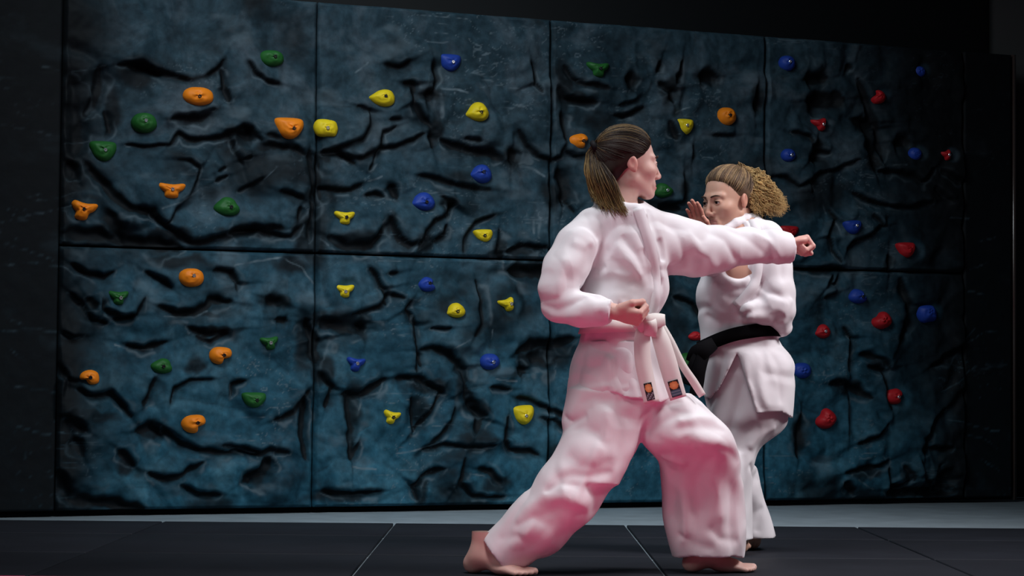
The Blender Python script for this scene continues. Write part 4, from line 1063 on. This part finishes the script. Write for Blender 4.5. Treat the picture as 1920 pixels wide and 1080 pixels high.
# --- belt
def belt_ring(rows, Y0, yc, hgt_px, tilt, m, parent, grow=.010, bend=0.):
    """band round the waist; the torso rows give its section"""
    rows = np.array([r if len(r) == 5 else (*r, 0.) for r in rows], float); S = FOC/Y0
    n = 72; V = []; 
    for i in range(n):
        th = 2*math.pi*i/n; c, s = math.cos(th), math.sin(th)
        y_ = yc+tilt*c+bend*c*c
        for k, (dy_, o_) in enumerate(((-.5, 0), (0, 0), (.5, 0), (.5, .006), (0, .007), (-.5, .006))):
            yy = y_+dy_*hgt_px
            xl, xr, ry, dd = (np.interp(yy, rows[:, 0], rows[:, j]) for j in (1, 2, 3, 4))
            L = P(xl, yy, Y0+dd); R_ = P(xr, yy, Y0+dd); cx = (L[0]+R_[0])/2; rx = (R_[0]-L[0])/2+grow-o_+.003; ry = ry+grow-o_+.003
            cc = np.sign(c)*abs(c)**(2/2.2); ss = np.sign(s)*abs(s)**(2/2.2)
            V.append((cx+rx*cc, Y0+dd+ry*ss, (L[2]+R_[2])/2+(R_[2]-L[2])/2*cc))
    idx = np.arange(n*6).reshape(n, 6); nx = np.roll(idx, -1, 0)
    F = np.stack([idx, np.roll(idx, -1, 1), np.roll(nx, -1, 1), nx], -1).reshape(-1, 4)
    return put('belt', (np.array(V), F), m, parent)
belt = belt_ring(TORSO, YF, 613, 22, -2, BELT_W, fe, grow=.005); belt['label'] = 'white cotton belt with two patched ends'
KD = -.118
def strip(name, pts, wpx, thick, m, parent, Y0=YF, ang=None, n=20):
    q = np.array([P(px, py, Y0+dy) for px, py, dy in spline(np.array(pts, float).reshape(-1, 3), n)])
    t = np.gradient(q, axis=0); t /= np.linalg.norm(t, axis=1)[:, None]
    base = np.array((0, 1., 0)) if ang is None else nrm(ang)
    w = np.cross(t, base); w /= np.linalg.norm(w, axis=1)[:, None]; nn = np.cross(w, t)
    vf = ribbon(q, w, np.interp(np.linspace(0, 1, n), np.linspace(0, 1, len(np.atleast_1d(wpx))), np.atleast_1d(wpx))/(FOC/Y0), thick, nn)
    return put(name, vf, m, parent), q, w, nn
e1, q1, w1, nn1 = strip('belt_end', (1208,606,-.135, 1204,640,-.150, 1206,680,-.160, 1214,720,-.163, 1222,755,-.163), (24,30,30,29,28), .006, BELT_W, belt)
e2, q2, w2, nn2 = strip('belt_end', (1226,604,-.130, 1240,640,-.146, 1252,680,-.152, 1262,715,-.152, 1272,747,-.150), (22,32,34,33,31), .006, BELT_W, belt, ang=(.25, 1, 0))
e3, *_ = strip('belt_end', (1238,602,-.09, 1258,640,-.10, 1280,685,-.10, 1300,715,-.095, 1317,742,-.09), (9,13,14,15,14), .006, BELT_W, belt, ang=(.2, 1, 0))
k1, *_ = strip('belt_knot', (1192,614,-.128, 1208,606,-.150, 1226,601,-.152, 1243,600,-.128), (22,27,27,20), .022, BELT_W, belt)
strip('belt_knot', (1216,596,-.140, 1219,606,-.162, 1220,618,-.158, 1218,628,-.146), (20,24,24,22), .014, BELT_W, belt)
# woven labels on the belt ends: dark ground, glowing orange emblem, silver-blue lettering block
PATCH = {}
def patch_material(name, lower):
    m = bpy.data.materials.new(name); m.use_nodes = True; nt = m.node_tree; b = nt.nodes['Principled BSDF']; N = nt.nodes.new; L = nt.links.new
    b.inputs['Roughness'].default_value = .6
    a = N('ShaderNodeAttribute'); a.attribute_name = 'uvp'
    L(a.outputs['Color'], b.inputs['Base Color']); return m
def patch(q, w, nn, i0, i1, wd, parent, lower):
    """small grid quad lying on a belt end, coloured cell by cell"""
    c = spline(q[i0:i1+1], 25); ww = spline(w[i0:i1+1], 25); no = spline(nn[i0:i1+1], 25); nu = 13
    sgn = -1 if no[0][1] > 0 else 1
    V = np.array([c[j]+ww[j]*wd*(i/(nu-1)-.5)+sgn*no[j]*.0048 for j in range(25) for i in range(nu)])
    idx = np.arange(25*nu).reshape(25, nu); F = np.stack([idx[:-1, :-1], idx[:-1, 1:], idx[1:, 1:], idx[1:, :-1]], -1).reshape(-1, 4)
    C = []
    for j in range(25):
        for i in range(nu):
            t, u = j/24, i/(nu-1)*2-1
            col = np.array((.012, .010, .014))
            if abs(u) < .86 and .06 < t < .95:
                if t < .56:
                    e = math.hypot(u/.85, (t-.30)/.22)
                    if e < 1: col = np.array((.85, .42, .16))*(1-.6*e)+np.array((.5, .10, .02))*(.6*e)
                elif lower == 'blue': col = np.array((.06, .12, .17)) if (j % 4) else np.array((.22, .30, .36))
                else: col = np.array((.30, .30, .34)) if ((i//2+j//2) % 3 == 0) else np.array((.05, .035, .045))
            C.append(col)
    me = mesh_np('woven_label', V-np.array(fe['_org']), F if sgn > 0 else F, True); cattr(me, 'col', np.array(C))
    o = link('woven_label', me, PATCHM, parent); o['_org'] = fe['_org']; o['label'] = 'dark woven label with orange emblem'
    s = o.modifiers.new('thickness', 'SOLIDIFY'); s.thickness = .001
PATCHM = mat('woven_label', (.02, .02, .02), .6, .3, attr='col')
patch(q1, w1, nn1, 14, 18, .026, belt, 'grey')
patch(q2, w2, nn2, 14, 18, .034, belt, 'blue')
# --- hair
rh = np.random.default_rng(3); TIEF = np.array((-.112, .0, .050))
Wc, Fc = place(HAIRCAPF, ho, hfr)
capc = np.tile((.020, .012, .008), (len(Wc), 1)); z_ = HAIRCAPF[0][:, 2]
capc += (np.array((.10, .062, .025))-capc)*(.5*sstep(.06, .11, z_))[:, None]
hair = put('hair', (Wc, Fc), HAIR, fe, cols=capc); hair['label'] = 'dark brown hair with blonde streaks pulled into a low ponytail'
st = scalp_strands(TIEF, 2000, rh, sh=.015); n, m_, _ = st.shape
Wst = place((st.reshape(-1, 3), np.zeros((0, 4), int)), ho, hfr)[0].reshape(n, m_, 3)
top = np.clip((st[:, 3, 2]-.045)/.06, 0, 1); hl = (rh.random(n) < .04+.42*top)
cs = np.where(hl[:, None], np.array((.13, .085, .034)), np.array((.022, .014, .009)))*(.6+.8*rh.random((n, 1)))
rad = np.tile(.0012*np.ones(m_), (n, 1))*(.7+.6*rh.random((n, 1))); rad[:, 0] *= .3
put('strands', tubes(Wst, rad, np.repeat(cs[:, None], m_, 1))[:2], HAIR, hair, cols=tubes(Wst, rad, np.repeat(cs[:, None], m_, 1))[2])
tw = place((TIEF[None], np.zeros((0, 4), int)), ho, hfr)[0][0]
th = np.linspace(0, 2*math.pi, 25)[:-1]; ax = nrm((-.75, .1, -.45)); s1 = nrm(np.cross(ax, (0, 1, 0))); s2 = np.cross(ax, s1)
tv = []; 
for t in th:
    for k in range(8):
        p = 2*math.pi*k/8; rr = .017+.0065*math.cos(p); tv.append(tw+ax*.007+rr*(math.cos(t)*s1+math.sin(t)*s2)+ax*.010*math.sin(p))
idx = np.arange(len(th)*8).reshape(len(th), 8); nx = np.roll(idx, -1, 0)
put('hair_tie', (np.array(tv), np.stack([idx, np.roll(idx, -1, 1), np.roll(nx, -1, 1), nx], -1).reshape(-1, 4)), TIE, hair)
NPS = 620; paths = []; pc = []; pr = []
for i in range(NPS):
    a = rh.random(); lay = rh.random()                       # a: 0 outer (left) .. 1 inner (right, by the neck)
    ex, ey = np.interp(a, [0, .25, .5, .75, 1], [1112, 1130, 1150, 1168, 1181]), np.interp(a, [0, .25, .5, .75, 1], [372, 394, 404, 407, 402])
    mx_, my_ = np.interp(a, [0, .5, 1], [1100, 1118, 1150]), np.interp(a, [0, .5, 1], [322, 332, 338])
    nx_, ny_ = np.interp(a, [0, .5, 1], [1101, 1112, 1126]), np.interp(a, [0, .5, 1], [290, 292, 298])
    L = .84+.18*rh.random(); dy = -.062-.045*a+(.09-.05*a)*lay
    j = lambda s: rh.normal()*s
    ctrl = np.array([tw+rh.normal(size=3)*.005, A(nx_+j(2), ny_+j(2), dy*.5-.0), A(mx_+j(3), my_+j(3), dy), A(mx_+(ex-mx_)*.55+j(3), my_+(ey-my_)*.62+j(2), dy*1.1), A(mx_+(ex-mx_)*L+j(3), my_+(ey-my_)*L+j(3), -.088-.040*a+.05*lay)])
    paths.append(spline(ctrl, 18)); t = np.linspace(0, 1, 18)
    tipc = np.array((.22, .145, .048))*(.55+.7*rh.random()); rootc = np.array((.030, .019, .011))
    k = np.clip(t*1.7-.45+.75*(1-a)**2-.5*(rh.random() < .45), 0, 1)[:, None]
    pc.append(rootc*(1-k)+tipc*k); pr.append(.0019*(.7+.6*rh.random())*np.clip(1.25-t*1.05, .12, 1))
tv, tf, tcx = tubes(np.array(paths), np.array(pr), np.array(pc)); put('ponytail', (tv, tf), HAIR, hair, cols=tcx)

# ------------------------------------------------------------------ the blocking woman (black belt)
YR = 7.85; SR = FOC/YR
def B(px, py, dy=0): return P(px, py, YR+dy)
def rq(p): return p/SR
re_ = person_root(float(B(1395, 1030)[0]), YR, 'woman in white karate suit with black belt guarding, curly blonde ponytail')
hr = B(1364, 374, -.02); thr = math.radians(52); hfr2 = unit_frame((-math.sin(thr), -math.cos(thr), -.20))
sk2 = (.56, .33, .245); parts = []; cols = []
addp(place(HEAD, hr, hfr2), skin_cols(HEAD[0], sk2, (.36, .13, .12)))
bf = nrm(B(1299, 378, -.36)-B(1316, 440, -.33)); bs = nrm((.75, -.6, 0)); bs = nrm(bs-bf*(bs@bf)); fr3 = np.array((bf, bs, np.cross(bf, bs)))
addp(place(BLADE, B(1319, 450, -.33), fr3, mirror=False, scale=.86), np.array(sk2)*np.array((1.05, .85, .85)))
addp(place(FOOT, (B(1370, 1030)[0], YR-.02, .001), unit_frame((-.9, -.35, 0))), np.array(sk2)); addp(place(FOOT, (B(1415, 1030)[0], YR+.20, .001), unit_frame((-.5, -.8, 0))), np.array(sk2))
g = Sdf(B(1270, 1050)+(-.03, -.45, 0), B(1500, 385)+(.03, .35, 0), .010)
g.loft([(410,1365,1425,.055),(440,1342,1450,.085,-.02),(480,1336,1445,.10,-.035),(520,1335,1440,.108,-.04),(560,1330,1440,.10,-.02),(622,1330,1440,.09),(690,1345,1452,.088),(760,1352,1445,.088),(800,1355,1435,.085)], YR, .02)
g.bone(B(1388, 440), B(1380, 395, -.01), rq(27), rq(26), .02)
g.chain([(B(1440,455,-.06),rq(22)),(B(1455,575,-.09),rq(17)),(B(1425,584,-.12),rq(12))]); g.chain([(B(1345,455,-.02),rq(20)),(B(1335,487,-.20),rq(17)),(B(1319,450,-.33),rq(13))])
g.chain([(B(1375,770),rq(40)),(B(1365,890,-.03),rq(30)),(B(1370,1015,-.02),rq(17))]); g.chain([(B(1395,780,.05),rq(30)),(B(1378,890,.12),rq(22)),(B(1405,1015,.2),rq(15))])
bd = g.mesh(); addp((laplace(*bd, 2), bd[1]), np.array(sk2)*np.array((1, .95, .95)))
V, F = join_np(parts); body2 = put('body', (V, F), SKIN, re_, cols=np.concatenate(cols)); body2['label'] = 'head, raised hand and feet of the guarding woman'
eyes(body2, hr, hfr2, (.015, .012, .01), browlift=-.002)
# trousers
g = Sdf(B(1305, 1050)+(-.02, -.25, 0), B(1500, 640)+(.02, .42, 0), .0052)
g.loft([(650,1332,1460,.10),(700,1329,1472,.115),(750,1328,1472,.12),(785,1324,1476,.132,.01),(808,1322,1464,.13,.02),(838,1323,1426,.11),(872,1323,1414,.105,-.02),(930,1322,1410,.10,-.02),(985,1320,1412,.10,-.02),(1012,1320,1414,.10,-.02)], YR, .02)
g.loft([(790,1335,1450,.10,.05),(850,1340,1414,.10,.10),(868,1342,1412,.10,.12),(880,1345,1421,.10,.14),(930,1352,1433,.10,.17),(970,1358,1447,.10,.19),(1006,1364,1456,.10,.20)], YR, .02)
for pts, r, a in [((1400,700,1385,750,1370,800,1360,860),12,6),((1340,760,1350,810,1345,870),12,-5),((1420,790,1400,815,1385,850),9,6),((1455,800,1430,812,1405,842),7,-5),((1395,850,1398,900,1392,960),10,5),((1370,880,1378,930,1372,990),10,-5),((1421,880,1410,930,1415,985),8,6),((1440,940,1425,960,1418,1000),8,6),((1405,870,1412,890,1425,900),6,6)]: g.fold(np.array(pts).reshape(-1, 2), r, a)
g.wrinkle(.0065, 7.5, 13, (1, 1, .7))
for a, b, r in ((B(1370,1000,-.02), B(1370,1030,-.02), rq(36)), (B(1412,995,.20), B(1412,1025,.20), rq(34))): g.bone(a, b, r*.8, r, .004, 'sub')
V, F = g.mesh(); put('trousers', (laplace(V, F, 1, .4), F), GI, re_)
# jacket
g = Sdf(B(1285, 800)+(-.03, -.48, 0), B(1505, 385)+(.03, .32, 0), .0050)
TR = [(402,1378,1420,.05,.02),(412,1360,1434,.07,.01),(426,1338,1452,.10),(450,1326,1466,.118),(490,1318,1470,.135,-.01),(520,1313,1468,.14,-.015),(552,1306,1464,.14,-.01),(590,1309,1460,.13),(622,1314,1458,.122),(645,1315,1464,.128),(668,1317,1482,.138),(692,1316,1490,.146),(740,1321,1488,.15),(782,1330,1485,.152),(795,1332,1484,.152)]
g.loft(TR, YR, .02)
g.chain([(B(1438,446,-.05),rq(34)),(B(1447,500,-.08),rq(36)),(B(1452,550,-.09),rq(37)),(B(1455,580,-.10),rq(34)),(B(1408,586,-.14),rq(21))], .016)
g.bone(B(1460,590,-.08), B(1469,614,-.06), rq(27), rq(18), .02)
g.chain([(B(1345,450,-.03),rq(30)),(B(1334,488,-.20),rq(27)),(B(1322,462,-.30),rq(24))], .02)
planecut(B(1322,462,-.31), nrm(B(1319,446,-.33)-B(1332,492,-.22)), .075)
g.bone(B(1386,418,-.01), B(1376,370,-.02), rq(34), rq(40), .006, 'sub')
# V neck
for a, b, r1, r2 in (((1384,418,-.10),(1388,500,-.165),17,14), ((1374,430,-.10),(1378,500,-.165),17,14)):
    g.bone(B(*a), B(*b), rq(r1), rq(r2), .009, 'sub')
ax_ = nrm((1, 0, -.22)); g.ell(B(1376,507,-.168), (rq(32), .040, rq(19)), .006, 'sub', (ax_, (0, 1, 0), np.cross(ax_, (0, 1, 0))))
g.chain([(B(1364,430,-.085),rq(7)),(B(1380,418,-.072),rq(8)),(B(1398,409,-.045),rq(8)),(B(1413,408,-.01),rq(8)),(B(1424,414,.03),rq(8))], .008)
for pts, r, a in [((1405,505,1430,540,1470,560),9,6),((1392,600,1400,588,1420,580,1445,582),7,9),((1470,590,1455,600,1440,625),9,6),((1485,560,1470,585,1465,610),7,-5),((1420,540,1440,560,1480,570),8,-4),((1345,545,1375,560,1410,560),9,5),((1325,560,1350,585,1385,590),9,-4),
 ((1322,590,1350,605,1380,605),8,5),((1335,535,1360,548,1400,540),7,5),((1380,668,1388,710,1409,772),5,9),((1395,660,1400,710,1420,770),8,-5),((1355,660,1350,700,1330,755),8,6),((1440,650,1460,690,1465,760),10,4),((1420,660,1425,720,1440,770),9,-4),((1455,430,1462,480,1468,530),8,4)]: g.fold(np.array(pts).reshape(-1, 2), r, a)
g.wrinkle(.006, 8.5, 15)
inner = g.v.copy()+.013; x, y, z = g.pts((slice(None),)*3); g.v = np.where(z+0*x+0*y < B(1400, 730)[2], np.maximum(g.v, -inner), g.v)
# hem: long at the back, open slit in front of it
hp = [(1300,740),(1330,748),(1344,728),(1363,688),(1375,664),(1380,674),(1409,774),(1456,771),(1484,784),(1500,786)]
hx = np.array([B(px, py)[0] for px, py in hp]); hz = np.array([B(px, py)[2] for px, py in hp]); zback = B(1400, 776)[2]
g.v = np.maximum(g.v, np.where(y < YR+.03, np.interp(x, hx, hz), zback)-z).astype(np.float32)
JR = g; V, F = g.mesh(); jr = put('jacket', (laplace(V, F, 2, .5), F), GI, re_)
lapel(JR, (1412,412,1420,440,1422,480,1418,520,1408,545,1380,575), jr, wd=.036)
# belt with knot and hanging ends
belt2 = belt_ring(TR, YR, 625, 25, -17, BELT_B, re_, grow=.014, bend=12); belt2['label'] = 'black cotton belt'
strip('belt_knot', (1336,645,-.135, 1322,654,-.155, 1308,664,-.150, 1300,676,-.125), (22,30,34,26), .028, BELT_B, belt2, Y0=YR)
strip('belt_end', (1318,655,-.150, 1306,680,-.162, 1298,702,-.160, 1290,722,-.158), (24,27,26,26), .008, BELT_B, belt2, Y0=YR)
strip('belt_end', (1322,655,-.155, 1312,690,-.168, 1308,715,-.165, 1304,742,-.165), (22,24,24,23), .008, BELT_B, belt2, Y0=YR)
# hair
rh = np.random.default_rng(9); TIER = np.array((-.085, .0, .105))
tw = place((TIER[None], np.zeros((0, 4), int)), hr, hfr2)[0][0]
Wc, Fc = place(HAIRCAP, hr, hfr2); capc = np.tile((.105, .066, .040), (len(Wc), 1)); capc += (np.array((.16, .105, .055))-capc)*sstep(-.02, -.09, HAIRCAP[0][:, 0])[:, None]
hair2 = put('hair', (Wc, Fc), HAIR, re_, cols=capc); hair2['label'] = 'light brown hair tied into a curly blonde ponytail'
st = scalp_strands(TIER, 2000, rh); n, m_, _ = st.shape
Wst = place((st.reshape(-1, 3), np.zeros((0, 4), int)), hr, hfr2)[0].reshape(n, m_, 3)
cs = np.where((rh.random(n) < .4)[:, None], np.array((.26, .17, .085)), np.array((.11, .068, .042)))*(.6+.8*rh.random((n, 1)))
rad = np.tile(.0012*np.ones(m_), (n, 1))*(.7+.6*rh.random((n, 1))); rad[:, 0] *= .3
a_, b_, c_ = tubes(Wst, rad, np.repeat(cs[:, None], m_, 1)); put('strands', (a_, b_), HAIR, hair2, cols=c_)
NPS = 1000; paths = []; pc = []; pr = []
for i in range(NPS):
    a = rh.random(); lay = rh.random()-.5                     # a: 0 upper edge .. 1 lower edge of the fan
    ex, ey = np.interp(a, [0, .3, .6, .8, 1], [1468, 1474, 1462, 1436, 1412]), np.interp(a, [0, .3, .6, .8, 1], [372, 392, 402, 404, 398])
    mx_, my_ = np.interp(a, [0, .5, 1], [1432, 1424, 1402]), np.interp(a, [0, .5, 1], [334, 352, 356])
    L = .72+.34*rh.random(); dy = .11*lay; b0 = np.array((1393, 312))
    e = np.array((mx_, my_))+(np.array((ex, ey))-(mx_, my_))*L+rh.normal(size=2)*3; mm = np.array((mx_, my_))+rh.normal(size=2)*4
    dt = float(tw[1]-YR)
    ctrl = np.array([tw+rh.normal(size=3)*.007, B(*(b0*.5+mm*.5+(3, -3)), dt*.7+dy*.5), B(*mm, dt*.5+dy), B(*((mm+e)/2+(2, 0)), dt*.4+dy*1.1), B(*e, dt*.3+dy*1.2)])
    m2 = 34; c = spline(ctrl, m2); t = np.linspace(0, 1, m2); ph = rh.random()*6.28; fr_ = rh.uniform(5, 9)*2*math.pi
    ra = (.002+.004*rh.random())*np.clip(t*3, 0, 1)
    c = c+np.stack([ra*np.cos(fr_*t+ph)*.8, ra*np.sin(fr_*t+ph), ra*np.sin(fr_*t+ph+1)], -1)
    paths.append(c); k = np.clip(t*2.0+.25*rh.random(), 0, 1)[:, None]
    pc.append(np.array((.16, .095, .045))*(1-k)+np.array((.52, .345, .135))*(.5+.7*rh.random())*k); pr.append(.0019*(.6+.7*rh.random())*np.clip(1.3-t*1.1, .15, 1))
tv, tf, tcx = tubes(np.array(paths), np.array(pr), np.array(pc)); put('ponytail', (tv, tf), HAIR, hair2, cols=tcx)
for o in bpy.data.objects:
    if '_org' in o: del o['_org']
